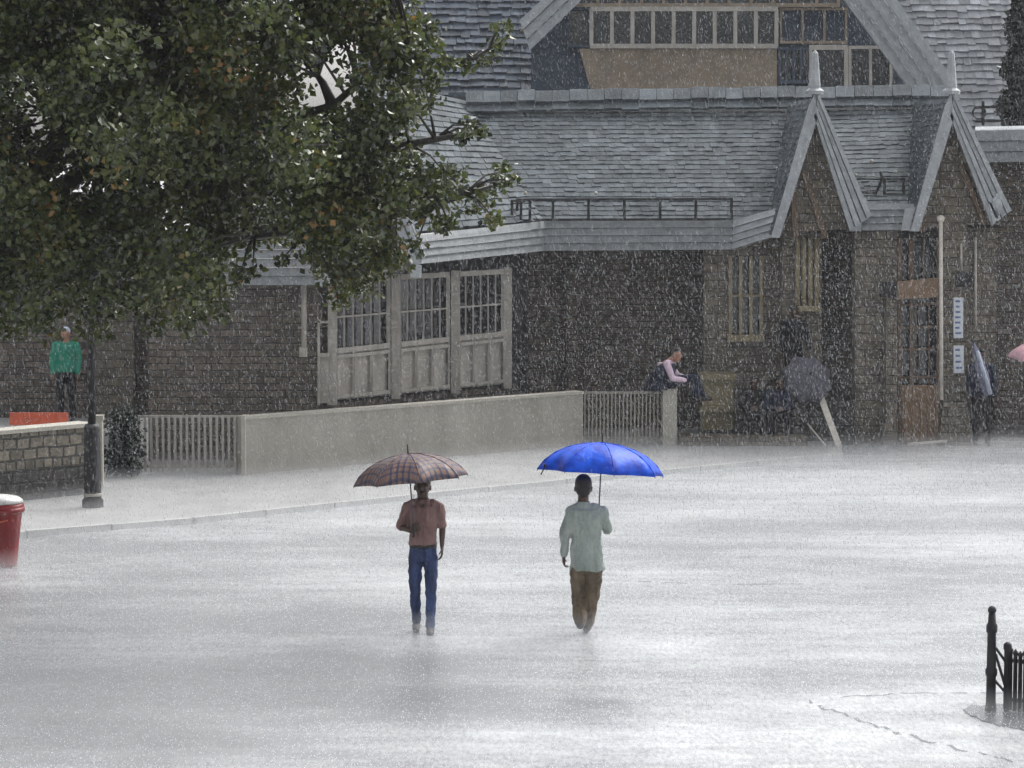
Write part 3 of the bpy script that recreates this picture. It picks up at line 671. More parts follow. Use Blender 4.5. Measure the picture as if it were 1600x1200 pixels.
# ================================================================== GABLED HOUSE BEHIND
GH = thing('timber_gabled_house', P(1150, 700, 64), 'taller gabled house behind the slate roof with a long row of white framed windows', 'building')
YG = 64.0
apx, apy = 1153, -215
mb = MB(); mb.slab([P(830, 330, YG), P(1420, 330, YG), P(1420, 140, YG), P(1180, -190, YG), P(1120, -190, YG), P(830, 75, YG)], .3); mb.build('timber_wall', M['slate_far'], GH)
mb = MB(); mb.slab([P(928, 160, YG-.12), P(1214, 160, YG-.12), P(1214, 76, YG-.12), P(905, 76, YG-.12)], .1); mb.build('render_panel', M['tan'], GH)
def winrow(x0, x1, y0, y1, n, Y, m, fr=.07, par=GH):
    w_ = MB()
    for k in range(n+1): x = x0+(x1-x0)*k/n; w_.bar(P(x, y0, Y), P(x, y1, Y), fr, .08)
    for y in (y0, y1): w_.bar(P(x0-2, y, Y-.01), P(x1+2, y, Y-.01), fr*1.2, .09, side=(0, 0, 1))
    o = w_.build('window', m, par)
    MB().slab([P(x0, y1, Y+.06), P(x1, y1, Y+.06), P(x1, y0, Y+.06), P(x0, y0, Y+.06)], .02).build('pane', M['glass'], o)
winrow(924, 1213, 14, 72, 9, YG-.16, M['white'], .085)
winrow(900, 1310, -62, 8, 12, YG-.16, M['tan'], .07)
winrow(1220, 1322, 14, 66, 3, YG-.05, M['tan'], .05)
winrow(1218, 1262, 76, 128, 4, YG-.1, M['slate_far'], .06)
winrow(1266, 1322, 74, 150, 1, YG-.1, M['white'], .09)
winrow(1328, 1392, 74, 150, 2, YG-.1, M['white'], .06)
winrow(888, 920, 14, 72, 1, YG-.1, M['slate_far'], .05)
mb = MB()
for k in range(4):   # right rake, stepped boards
    t0, t1 = k/4, (k+.86)/4; Yk = YG-.5-.09*k
    w0, w1 = 95*t0, 95*t1
    mb.slab([P(1424+w0*.85, 142, Yk), P(1424+w1*.85, 142, Yk), P(1160+w1, -215, Yk), P(1160+w0, -215, Yk)], .14)
mb.build('barge_board', M['board_light'], GH)
mb = MB()
for k in range(3):
    t0, t1 = k/3, (k+.9)/3; Yk = YG-.5-.06*k
    a0, a1 = 48*t0, 48*t1
    mb.slab([P(828-a0*.35, 78-a0, Yk), P(828-a1*.35, 78-a1, Yk), P(1150, -235-a1, Yk), P(1150, -235-a0, Yk)], .14)
mb.build('barge_board', M['board_light'], GH)
mb = MB(); mb.bar(P(818, 52, YG-.3), P(905, -40, YG-.3), .18, .12); mb.build('rake_beam', M['wood'], GH)
# slopes
mb = MB(); slates(mb, P(560, 330, 60.5), P(905, 330, 62.5), P(925, -60, 67), P(560, -60, 67), 34, .24, 8, lift=.06, jit=.03); mb.build('roof', M['slate_far'], GH, uv=False)
mb = MB(); slates(mb, P(1400, 300, 65.2), P(1760, 300, 63.0), P(1560, -160, 70), P(1290, -160, 71), 44, .22, 9, lift=.04, jit=.03); mb.build('roof', M['slate_wet'], GH, uv=False)
mb = MB(); mb.slab([P(830, 700, YG+.1), P(1480, 700, YG+.1), P(1480, 330, YG+.1), P(830, 330, YG+.1)], .3); mb.build('timber_wall', M['slate_far'], GH)

# ================================================================== BOUNDARY WALLS AND FENCES
LW = thing('boundary_wall', G(640, 740), 'long low cream rendered wall in front of the white bay windows', 'wall')
w0, w1 = P(380, 652, 46.7), P(911, 612, 51.4)
d = (w1-w0); d.z = 0; d.normalize(); nb = V((-d.y, d.x, 0))
mb = MB(); a = V((w0.x, w0.y, 0)); b = V((w1.x, w1.y, 0)); zt = w0.z
mb.add([a, b, b+nb*.2, a+nb*.2, a+V((0, 0, zt-.03)), b+V((0, 0, w1.z-.03)), b+nb*.2+V((0, 0, w1.z-.03)), a+nb*.2+V((0, 0, zt-.03))], [(0, 1, 5, 4), (1, 2, 6, 5), (2, 3, 7, 6), (3, 0, 4, 7), (4, 5, 6, 7), (3, 2, 1, 0)])
mb.build('wall_body', M['cream'], LW)
mb = MB(); mb.bar(V((w0.x, w0.y, w0.z-.015))+nb*.1, V((w1.x, w1.y, w1.z-.015))+nb*.1, .05, .25, side=(0, 0, 1)); mb.build('coping', M['creamcap'], LW)
mb = MB(); mb.box((w0.x+.01, w0.y-.0, .52), (.06, .26, 1.06)); mb.build('end_pier', M['creamcap'], LW)

def picket_fence(label, x0, x1, ytop, ybot, Y0, Y1, n, wd, m, name='picket_fence'):
    wd *= .82
    a, b = P(x0, ytop, Y0), P(x1, ytop, Y1); zt = a.z
    t = thing(name, V((a.x, a.y, PZ)), label, 'fence')
    src = None
    for k in range(n):
        q = a.lerp(b, k/(n-1)); q.z = 0
        if src is None:
            src = MB().box((q.x, q.y, (zt+PZ)/2+.02), (wd, .03, zt-PZ-.04)).build('picket', m, t)
        else:
            c = src.copy(); COL.objects.link(c); c.parent = t; c.location = src.location + V((q.x-a.x, q.y-a.y, 0)); c.rotation_euler.y = 0; c.scale = (1, 1, rnd.uniform(.985, 1.012))
    for z in (zt-.02, PZ+.12): mb = MB(); mb.bar(V((a.x, a.y+.03, z)), V((b.x, b.y+.03, z)), .04, .03, side=(0, 0, 1)); mb.build('rail', m, t)
    return t
picket_fence('white picket fence left of the cream wall, beside a dark shrub', 217, 376, 649, 752, 46.8, 46.8, 18, .05, M['white'])
picket_fence('closely barred grey fence between the cream wall and its end pillar', 914, 1034, 612, 700, 51.5, 51.5, 21, .028, M['cream'], 'railing_fence')
t = thing('gate_pillar', P(1046, 702, 51.3), 'square cream pillar with the seated man on top', 'pillar')
c = P(1046, 656, 51.45); MB().box((c.x, c.y, .53), (.25, .25, 1.06)).build('shaft', M['creamcap'], t)
MB().box((c.x, c.y, 1.075), (.28, .28, .03)).build('cap', M['cream'], t)

LS = thing('stone_parapet', G(60, 790), 'low mossy rubble stone wall with pale coping beside the red bin', 'wall')
s0, s1 = G(-260, 820), G(147, 778); d = (s1-s0).normalized(); nb2 = V((-d.y, d.x, 0))
mb = MB(); hh = .72
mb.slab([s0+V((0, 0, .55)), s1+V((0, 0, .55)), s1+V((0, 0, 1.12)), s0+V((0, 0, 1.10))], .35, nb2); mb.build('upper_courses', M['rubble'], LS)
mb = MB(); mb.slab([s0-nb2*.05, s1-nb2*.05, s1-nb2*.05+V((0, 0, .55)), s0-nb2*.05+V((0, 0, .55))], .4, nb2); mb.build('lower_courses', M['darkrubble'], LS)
mb = MB(); mb.bar(s0+nb2*.17+V((0, 0, 1.12)), s1+nb2*.17+V((0, 0, 1.14)), .06, .42, side=(0, 0, 1)); mb.build('coping', M['creamcap'], LS)
t = thing('cream_post', G(154, 765), 'narrow cream stone post just right of the black lamp post', 'post')
c = P(154, 700, 44.9); MB().box((c.x, c.y, .62), (.14, .14, 1.05)).build('shaft', M['creamcap'], t); MB().box((c.x, c.y, 1.18), (.17, .17, .08)).build('cap', M['cream'], t)

# lamp post
p0 = G(145, 792, PZ)
t = thing('lamp_post', p0, 'black iron lamp post with thick lower column, rising into the tree', 'lamp post')
MB().lathe(p0, [(.16, 0), (.16, .1), (.13, .14), (.125, 1.18), (.09, 1.24)], 12).build('column_base', M['iron'], t)
MB().lathe(p0, [(.13, .16), (.135, .17), (.135, .20), (.13, .21)], 12).build('pale_band', M['white'], t)
MB().lathe(p0, [(.06, 1.24), (.05, 3.9)], 10).build('pole', M['iron'], t)
MB().lathe(p0, [(.05, 3.9), (.16, 3.95), (.2, 4.3), (.06, 4.5), (.01, 4.6)], 8, False).build('lantern', M['iron'], t)

# red barrier
t = thing('barrier', P(60, 700, 45.6), 'orange red barrier board standing behind the stone parapet', 'barrier')
MB().slab([P(15, 664, 45.6), P(106, 664, 45.6), P(106, 645, 45.6), P(15, 645, 45.6)], .04).build('board', M['orange'], t)
for x in (24, 97): MB().bar(P(x, 660, 45.7), V((P(x, 660, 45.7).x, 45.7, PZ)), .05, .05).build('leg', M['white'], t)
# litter bin
p0 = G(3, 884)
t = thing('litter_bin', p0, 'tall red litter bin with pale grey round lid at the left edge', 'bin')
MB().lathe(p0, [(.19, 0), (.20, .04), (.235, .40), (.27, .70), (.29, .72), (.295, .80), (.27, .82)], 28).build('body', M['red'], t)
lid = MB().lathe(p0, [(.27, .82), (.285, .83), (.28, .86), (.22, .90), (.10, .925), (.02, .93)], 28).build('lid', M['greylid'], t)
mb = MB()
for v in mb.v: pass
for k in range(7):
    a = R(-90-24+8*k); r0 = .262; mb.ell(p0+V((r0*math.cos(a), r0*math.sin(a), .62-.02*math.sin(k/6*math.pi))), (.02, .012, .012), 6, 5)
mb.build('emblem', M['orange'], t)
MB().lathe(p0, [(.292, .70), (.305, .72), (.305, .75), (.29, .77)], 28).build('rim', M['red'], t)

# ================================================================== BOTTOM RIGHT: bollard post and iron railing on a small island
isl = G(1548, 1112, 0)
mb = MB(); pts = [(1506, 1110), (1522, 1105), (1548, 1103), (1600, 1100), (1720, 1100), (1720, 1180), (1600, 1142), (1566, 1136), (1540, 1130), (1518, 1120)]
mb.slab([G(x, y)+V((0, 0, .014)) for x, y in wiggle(pts, 4, 2)], .1, (0, 0, -1)); tag(mb.build('traffic_island', M['wetdark']), kind='structure')
t = thing('bollard_post', isl, 'slim black iron post with ball top on the traffic island', 'post')
MB().lathe(isl, [(.06, 0), (.052, .05), (.048, .10), (.046, .34), (.058, .36), (.058, .41), (.046, .43), (.042, .76), (.054, .78), (.054, .84), (.040, .86), (.034, .95)], 14).build('shaft', M['iron'], t)
mb = MB(); mb.ell(isl+V((0, 0, .985)), .042, 12, 8); mb.build('ball_finial', M['iron'], t)
def iron_fence():
    a = isl+V((.18, -.02, 0)); b = a+V((.75, -.55, 0))
    t = thing('iron_railing', a, 'short black spiked iron railing beside the slim ball topped post', 'railing')
    src = None; n = 19
    for k in range(n):
        q = a.lerp(b, k/(n-1))
        if src is None:
            mb = MB(); mb.tube([q+V((0, 0, .02)), q+V((0, 0, .58)), q+V((0, 0, .60)), q+V((0, 0, .64))], [.022, .02, .03, .004], 8); src = mb.build('picket', M['iron'], t)
        else:
            c = src.copy(); COL.objects.link(c); c.parent = t; c.location = src.location+(q-a); c.scale = (1, 1, rnd.uniform(.93, 1.06))
    MB().lathe(a+V((-.03, 0, 0)), [(.036, 0), (.032, .60), (.042, .62), (.038, .66), (.015, .68)], 10).build('end_post', M['iron'], t)
    for z in (.12, .5): MB().bar(a+V((0, .02, z)), b+V((0, .02, z)), .035, .03, side=(0, 0, 1)).build('rail', M['iron'], t)
    mb = MB()
    for z0, z1 in ((.62, .45), (.30, .16), (.56, .16)): mb.tube([isl+V((.04, 0, z0)), a+V((-.02, 0, z1))], .014, 6)
    mb.build('tie_rod', M['iron'], t)
    a2 = b+V((-.02, -.1, 0)); 
iron_fence()

# ================================================================== TREES AND SHRUBS
def leaf(mb, c, s, r):
    ax = V((r.gauss(0, 1), r.gauss(0, 1), r.gauss(-.55, .8))).normalized(); sd = ax.cross(V((r.gauss(0, 1), r.gauss(0, 1), r.gauss(0, 1)))).normalized(); n = ax.cross(sd)
    l = s*r.uniform(.7, 1.25); w_ = l*.40
    f = n*l*r.uniform(.05, .22)
    mb.add([c, c+ax*l*.42+sd*w_+f, c+ax*l, c+ax*l*.42-sd*w_+f, c+ax*l*.5], [(0, 1, 4), (1, 2, 4), (2, 3, 4), (3, 0, 4)])
def inpoly(x, y, poly):
    c = False; j = len(poly)-1
    for i in range(len(poly)):
        xi, yi = poly[i]; xj, yj = poly[j]
        if (yi > y) != (yj > y) and x < (xj-xi)*(y-yi)/(yj-yi)+xi: c = not c
        j = i
    return c
def big_tree():
    r = random.Random(21); base = V((-7.6, 34.5, 0))
    t = thing('broadleaf_tree', base, 'large dense green and rust tinged tree filling the upper left', 'tree')
    top = V((-6.3, 34.2, 5.2))
    tr = MB(); tr.tube([base, base+V((.15, 0, 1.2)), base+V((.5, 0, 3)), top], [.38, .30, .26, .2], 14)
    trunk = tr.build('trunk', M['bark'], t)
    # main limbs
    limbs = [[P(0, 345, 34.2), P(60, 262, 34), P(100, 190, 33.8), P(150, 60, 33.6), P(180, -100, 33.5)],
             [P(30, 350, 34.2), P(75, 250, 33.9), P(130, 175, 33.6), P(230, 90, 33.3), P(360, 20, 33)],
             [P(10, 370, 34.2), P(160, 330, 34), P(330, 300, 33.6), P(470, 262, 33.2), P(560, 250, 33), P(640, 225, 33), P(720, 210, 32.8)],
             [P(30, 380, 34.2), P(200, 400, 33.8), P(340, 370, 33.4), P(460, 360, 33.1), P(520, 390, 33)],
             [P(230, 320, 33.8), P(350, 250, 33.5), P(470, 180, 33.3), P(520, 165, 33.2), P(560, 130, 33.2), P(650, 100, 33.1), P(740, 92, 33), P(790, 60, 33)],
             [P(520, 165, 33.2), P(505, 130, 33.3), P(490, 110, 33.3)],
             [P(470, 262, 33.2), P(560, 300, 33), P(680, 320, 32.8), P(770, 290, 32.7)],
             [P(0, 345, 34.2), P(-160, 200, 34), P(-260, 60, 34)], [P(30, 350, 34.2), P(150, 250, 35), P(300, 120, 35.6)]]
    lm = MB()
    for L in limbs:
        k = len(L); rs = [.12*(1-i/(k-.2))+.018 for i in range(k)]
        if L[0] is not limbs[0][0] and L[0].x > -5.5: rs = [x*.5 for x in rs]
        lm.tube(L, rs, 8)
    lm.tube([top+V((0, 0, -1.6)), P(0, 345, 34.2), P(75, 250, 33.9)], [.18, .15, .10], 10)
    nodes = [p for L in limbs for i in range(len(L)-1) for p in (L[i], L[i].lerp(L[i+1], .5))]
    outline = [(-420, -330), (560, -300), (620, -40), (655, 40), (680, 110), (665, 170), (625, 195), (650, 235), (700, 275), (745, 290), (740, 320), (690, 320), (660, 335), (640, 385), (590, 410), (560, 450), (515, 400), (470, 350), (420, 370), (370, 400), (330, 445), (290, 470), (120, 480), (0, 480), (-420, 440)]
    holes = [(22, 145, 34), (45, 205, 34), (75, 235, 30), (110, 285, 26), (520, 128, 46), (495, 165, 40), (165, 330, 18), (430, 320, 26), (470, 390, 34), (620, 210, 14), (635, 345, 20), (395, 100, 16), (400, 380, 18)]
    cl = []
    for _ in range(16000):
        x, y = r.uniform(-400, 770), r.uniform(-320, 490)
        if not inpoly(x, y, outline): continue
        rad = r.uniform(.26, .50)
        if x > 560: rad *= .6
        if any((x-hx)**2+(y-hy)**2 < (hr*.65+rad*45)**2 for hx, hy, hr in holes): continue
        Y = 33.8+r.gauss(0, 1.3)
        if x > 500: Y = 33+r.gauss(0, .45)
        c = P(x, y, Y)
        if all((c-q).length > .24*(rad+qr) for q, qr in cl): cl.append((c, rad))
        if len(cl) > 1150: break
    # a few hand-set sprays at the tips
    for x, y, rad in ((735, 195, .13), (722, 215, .12), (750, 205, .09), (785, 45, .13), (775, 75, .15), (750, 92, .12), (725, 100, .10), (700, 98, .1), (790, 265, .14), (775, 285, .16), (755, 310, .15), (768, 345, .11), (700, 345, .12), (652, 378, .10), (800, 280, .08), (560, 450, .17), (530, 470, .14), (540, 430, .18), (575, 420, .18),
                      (520, 410, .15), (605, 400, .2), (375, 430, .14), (395, 420, .12), (440, 405, .10), (345, 480, .16), (300, 505, .2), (240, 505, .2), (150, 505, .25), (60, 505, .25), (0, 500, .3), (200, 440, .3), (650, 40, .2), (600, 15, .25), (770, 340, .1), (690, 350, .12), (560, 5, .25)):
        cl.append((P(x, y, 33+r.gauss(0, .3)), rad))
    cr = MB()
    for c, rad in cl:
        n = int(34+1150*rad**2.1)
        nd = min(nodes, key=lambda q: (q-c).length); 
        mid = nd.lerp(c, .5)+V((0, 0, .08)); lm.tube([nd, mid, c], [.022, .014, .006], 5)
        for _ in range(n):
            q = V((r.gauss(0, 1), r.gauss(0, 1), r.gauss(0, 1))).normalized()*(rad*1.12*r.random()**.42); q.z *= .82
            leaf(cr, c+q, (.088 if rad < .2 else .098)*(.82 if r.random() < .75 else 1.05), r)
    lm.build('branch', M['bark'], trunk)
    cr.build('crown', M['leaf'], t, uv=False)
    print('leaves', len(cr.f)//4, 'clumps', len(cl))
big_tree()
def conifer(x, ytop, Y, zb, rad, label):
    r = random.Random(4); b = P(x, 300, Y); b.z = zb; topz = P(x, ytop, Y).z
    t = thing('conifer_tree', b, label, 'tree')
    MB().tube([b, V((b.x, b.y, topz-.3))], [.2, .03], 8).build('trunk', M['bark'], t)
    cr = MB(); hgt = topz-zb
    for k in range(9000):
        f = r.random(); rr_ = rad*(1-f)**.7*(.55+.45*math.sin(f*38)**2)*math.sqrt(r.random())*1.05; a = r.uniform(0, 6.28)
        leaf(cr, V((b.x+rr_*math.cos(a), b.y+rr_*math.sin(a), zb+.6+f*(hgt-.6)-rr_*.25)), .14, r)
    cr.build('crown', M['darkleaf'], t, uv=False)
conifer(1592, -120, 58.5, 0, .95, 'dark conifer rising above the pale railing at the upper right edge')
def shrub(name, px, py, w_, h_, Y, label, n=1800):
    r = random.Random(int(px)); b = P(px, py, Y); b.z = PZ
    t = thing(name, b, label, 'shrub'); cr = MB(); st = MB()
    for k in range(6):
        a = r.uniform(0, 6.28); st.tube([b, b+V((math.cos(a)*w_*.2, math.sin(a)*w_*.2, h_*.7))], [.02, .008], 5)
    st.build('stem', M['bark'], t)
    for k in range(n):
        q = V((r.gauss(0, .42), r.gauss(0, .42), r.random()))
        cr.__class__; leaf(cr, b+V((q.x*w_*.6*(1-.3*q.z), q.y*w_*.5, .05+q.z*h_)), .08, r)
    cr.build('foliage', M['darkleaf'], t, uv=False)
shrub('bush', 193, 748, .62, 1.05, 46.4, 'dark leafy bush between the cream post and the white picket fence')

# wall and pale pier on the far left, behind
FWl = thing('courtyard_wall', P(100, 650, 50), 'dark stone courtyard wall under the tree with a paler pier', 'wall')
MB().slab([P(-300, 760, 50.4), P(232, 760, 50.4), P(232, 300, 50.4), P(-300, 300, 50.4)], .3).build('stone_courses', M['brick2'], FWl)
MB().slab([P(142, 760, 50.1), P(208, 760, 50.1), P(208, 505, 50.1), P(142, 505, 50.1)], .3).build('pier', M['stone'], FWl)
mb = MB(); mb.slab([P(-300, 670, 47.1), P(196, 670, 47.1), P(196, 590, 50.0), P(-300, 590, 50.0)], .02)
mb = MB(); c0 = P(-300, 600, 47.3); c1 = P(200, 600, 47.3); mb.box(((c0.x+c1.x)/2, 48.6, .40), (c1.x-c0.x, 2.6, .62)); tag(mb.build('terrace', M['pave']), kind='structure')

# ================================================================== PEOPLE
def remesh(o, vs, it=4, sub=False):
    m = o.modifiers.new('Remesh', 'REMESH'); m.mode = 'VOXEL'; m.voxel_size = vs; m.use_smooth_shade = True
    s_ = o.modifiers.new('Smooth', 'SMOOTH'); s_.factor = .5; s_.iterations = it
    return o
def disp(o, strength, size, name):
    tx = bpy.data.textures.get(name) or bpy.data.textures.new(name, 'CLOUDS'); tx.noise_scale = size; tx.noise_depth = 2
    m = o.modifiers.new('Folds', 'DISPLACE'); m.texture = tx; m.strength = strength; m.mid_level = .5; m.texture_coords = 'LOCAL'
def hand(mb, wr, dr, nrm, side, curl=.35, s=1.0):
    """palm plus five separate fingers. dr: pointing direction, nrm: palm normal (fingers curl towards it), side: direction of the thumb"""
    dr = V(dr).normalized(); nrm = V(nrm); nrm = (nrm-dr*nrm.dot(dr)).normalized(); sv = V(side); sv = (sv-dr*sv.dot(dr)-nrm*sv.dot(nrm)).normalized()
    wr = V(wr)
    for k in range(4):
        u = (k-1.5)*.021*s
        mb.limb([wr+dr*.01*s-sv*u*.4, wr+dr*.085*s-sv*u], [.018*s, .0135*s], 8)
    for k, L in enumerate((.072, .080, .074, .058)):
        u = (k-1.5)*.021*s; p = wr+dr*.09*s-sv*u; ang = curl*.5; pts = [p]; d0 = dr
        for seg_ in (.42, .32, .26):
            a = ang; dd = dr*math.cos(a)+nrm*math.sin(a)-sv*(k-1.5)*.04; p = p+dd.normalized()*L*seg_*s; pts.append(p); ang += curl*1.05
        mb.limb(pts, [.0102*s, .0094*s, .0084*s, .0072*s], 7)
    p = wr+dr*.03*s+sv*.022*s; pts = [p, p+(dr*.55+sv*.75+nrm*.3).normalized()*.035*s]; pts.append(pts[-1]+(dr*.85+sv*.35+nrm*(.3+curl*.5)).normalized()*.028*s); pts.append(pts[-1]+(dr*.8+nrm*(.2+curl)).normalized()*.022*s)
    mb.limb(pts, [.014*s, .0115*s, .0100*s, .0085*s], 7)

def person(o, B, J, f, mats, vox=.008, detail=True, sleeves='short', shirt_len=0.0, shoes=True, hair_kind='short', hold=None, seated=False, chest=1.0):
    """J: joints relative to base B. f=-1 faces the camera, +1 faces away"""
    B = V(B); hs = J.get('headscale', 1.0); j = {k: B+V(v) for k, v in J.items() if not (k.startswith('hand') or k in ('leg', 'toe', 'headscale'))}
    skin, hairm, shirt, trou, shoe = mats
    hd = j['head']; nk = j['neck']; ch = j['chest']; hp = j['hip']
    b = MB()
    # head
    b.ell(hd+V((0, 0, .02)), (.074, .092, .098), 18, 12); b.ell(hd+V((0, f*.022, -.055)), (.056, .066, .062), 16, 10); b.ell(hd+V((0, f*.052, -.088)), (.030, .028, .022), 12, 8)
    b.ell(hd+V((0, f*.088, .022)), (.050, .014, .013), 12, 7)
    b.limb([hd+V((0, f*.090, .012)), hd+V((0, f*.108, -.022))], [.008, .0135], 8)
    b.ell(hd+V((0, f*.084, -.055)), (.024, .012, .008), 10, 6); b.ell(hd+V((0, f*.083, -.066)), (.020, .012, .008), 10, 6)
    for s_ in (-1, 1): b.ell(hd+V((s_*.078, -f*.004, -.012)), (.010, .019, .030), 10, 8)
    for v_ in b.v: v_ -= hd; v_ *= hs; v_ += hd
    b.limb([hd+V((0, -f*.008, -.06)), nk], [.060, .062], 12); b.limb([nk, ch+V((0, 0, .05))], [.060, .09], 12)
    # trunk under the clothes
    w_ = chest
    secs = [(hp+V((0, 0, -.06)), .13*w_, .09), (hp+V((0, 0, .05)), .135*w_, .095), (hp.lerp(ch, .5), .118*w_, .085), (ch, .140*w_, .10), (ch+V((0, 0, .08)), .11*w_, .075), (nk+V((0, 0, -.02)), .055, .055)]
    b.loft(secs)
    for s_ in ('l', 'r'):
        sh, el, wr = j['sh_'+s_], j['el_'+s_], j['wr_'+s_]
        b.limb([sh, sh.lerp(el, .45), el], [.050, .043, .036], 12); b.limb([el, el.lerp(wr, .3), wr], [.036, .038, .025], 12)
        hdr, hn, hs_, cu = J['hand_'+s_] if ('hand_'+s_) in J else ((0, 0, -1), (0, f, 0), (0, f, 0), .35)
        hand(b, wr, hdr, hn, hs_, cu, 1.02)
        th, kn, an = j['th_'+s_], j['kn_'+s_], j['an_'+s_]
        b.limb([th, kn, an], [.078, .048, .035], 12)
        tf = V(J.get('toe', (0, f, 0))); b.limb([an+V((0, 0, -.03)), an+tf*.14+V((0, 0, -.055))], [.036, .028], 10)
    remesh(b.build('body', skin, o, uv=False), vox, 2)
    if detail and f < 0:
        e = MB()
        for s_ in (-1, 1): e.ell(hd+V((s_*.030, f*.078, .006)), (.013, .010, .008), 10, 7)
        e.build('eyes', M['white'], o); e = MB()
        for s_ in (-1, 1): e.ell(hd+V((s_*.030, f*.087, .006)), (.006, .004, .006), 8, 6)
        e.build('pupils', M['iron'], o)
        e = MB()
        for s_ in (-1, 1): e.limb([hd+V((s_*.014, f*.097, .026)), hd+V((s_*.032, f*.098, .031)), hd+V((s_*.05, f*.086, .026))], .0045, 6)
        e.build('eyebrows', hairm, o)
    # hair
    h = MB(); h.ell(hd+V((0, -f*.014, .042)), (.082, .092, .092), 18, 12); h.ell(hd+V((0, -f*.034, -.01)), (.076, .068, .078), 16, 10)
    if f < 0: h.ell(hd+V((0, f*.045, .095)), (.062, .045, .028), 14, 8)
    for v_ in h.v: v_ -= hd; v_ *= hs; v_ += hd
    ho = h.build('hair', hairm, o, uv=False); remesh(ho, vox, 2)
    # shirt
    s1 = MB(); hem = hp+V((0, 0, shirt_len))
    s1.loft([(hem, (.168 if shirt_len > 0 else .186)*w_, .118 if shirt_len > 0 else .138), (hem+V((0, 0, .06)), (.165 if shirt_len > 0 else .180)*w_, .120 if shirt_len > 0 else .134), (hp.lerp(ch, .5), .158*w_, .118), (ch, .178*w_, .128), (ch+V((0, 0, .09)), .160*w_, .112), (nk+V((0, -f*.005, -.070)), .100*w_, .085), (nk+V((0, -f*.005, -.01)), .076, .074)])
    for s_ in ('l', 'r'):
        sh, el, wr = j['sh_'+s_], j['el_'+s_], j['wr_'+s_]
        if sleeves == 'short': s1.limb([sh+V((0, 0, .0)), sh.lerp(el, .5), sh.lerp(el, .92)], [.062, .060, .058], 14)
        else: s1.limb([sh, sh.lerp(el, .5), el, el.lerp(wr, .5), el.lerp(wr, .93)], [.066, .064, .060, .052, .043], 14)
        s1.limb([nk+V((0, 0, -.06)), nk.lerp(sh, .55)+V((0, 0, -.012)), sh], [.052, .058, .060], 12)
    so_ = s1.build('shirt', shirt, o, uv=False); remesh(so_, vox, 5)
    if detail: disp(so_, .058, .13, 'folds')
    c_ = MB()
    if f > 0: c_.lathe(nk+V((0, 0, -.035)), [(.078, 0), (.070, .028), (.072, .045), (.062, .04)], 18)
    else:
        for s_ in (-1, 1): c_.slab([nk+V((s_*.012, -.125, -.095)), nk+V((s_*.062, -.118, -.075)), nk+V((s_*.082, -.035, -.01)), nk+V((s_*.070, -.03, .02)), nk+V((s_*.05, -.07, -.015))], .012)
    if detail: c_.build('collar', shirt, so_)
    # trousers
    q = MB(); q.loft([(hp+V((0, 0, -.11)), .150*w_, .108), (hp+V((0, 0, -.04)), .162*w_, .115), (hp+V((0, 0, .06)), .152*w_, .108), (hp+V((0, 0, .075)), .150*w_, .106)])
    for s_ in ('l', 'r'):
        th, kn, an = j['th_'+s_], j['kn_'+s_], j['an_'+s_]; tr_ = J.get('leg', (.092, .068, .056))
        q.limb([th, th.lerp(kn, .5), kn, kn.lerp(an, .4), an+V((0, 0, .01))], [tr_[0], (tr_[0]+tr_[1])/2+.004, tr_[1], (tr_[1]+tr_[2])/2+.003, tr_[2]], 14)
    to = q.build('trousers', trou, o, uv=False); remesh(to, vox, 4)
    if detail: disp(to, .030, .075, 'folds2')
    if detail and shirt_len > 0:
        be = MB(); be.loft([(hp+V((0, 0, .045)), .160*w_, .116), (hp+V((0, 0, .082)), .158*w_, .115)], 24); be.build('belt', M['belt'], o)
    for s_ in ('l', 'r'):
        an = j['an_'+s_]; tf = V(J.get('toe', (0, f, 0)))
        sh_ = MB(); sh_.limb([an+V((0, 0, -.035))-tf*.03, an+tf*.07+V((0, 0, -.045)), an+tf*.16+V((0, 0, -.058))], [.048, .046, .038], 12)
        remesh(sh_.build('shoe', shoe, o, uv=False), vox, 2)

SC = 1/139.6
def rel(cx, cy):
    return lambda px, py, y=0.0: ((px-cx)*SC, y, (cy-py)*SC*1.015)

# --- man in maroon shirt, walking towards us
B1 = G(661, 986); q = rel(661, 988)
m1 = thing('person', B1, 'man in dusty maroon shirt and blue jeans under the plaid umbrella', 'person')
J1 = dict(head=q(661, 764, -.02), neck=q(661, 783), chest=q(661, 806), hip=q(661.5, 864),
          headscale=1.14, sh_l=q(637, 796), el_l=q(627, 826, .01), wr_l=q(643, 829, -.20),
          sh_r=q(686, 796), el_r=q(691.5, 826, .02), wr_r=q(691, 855, -.05),
          hand_r=((0, -.1, -1), (-1, -.1, 0), (0, -1, 0), .45), hand_l=((.6, -.25, .35), (.25, .9, -.1), (.0, -.25, 1), 1.15),
          th_l=q(649.5, 873), kn_l=q(649, 925, -.05), an_l=q(650.5, 975, .02), th_r=q(673.5, 873), kn_r=q(674, 925, -.10), an_r=q(673, 979, -.12), leg=(.084, .062, .052))
J1 = {k: (v if k in ('leg',) or k.startswith('hand') else v) for k, v in J1.items()}
person(m1, B1, J1, -1, (M['skin'], M['hair'], M['maroon'], M['denim'], M['shoe']), vox=.0075, sleeves='short', shirt_len=.075, chest=.98)

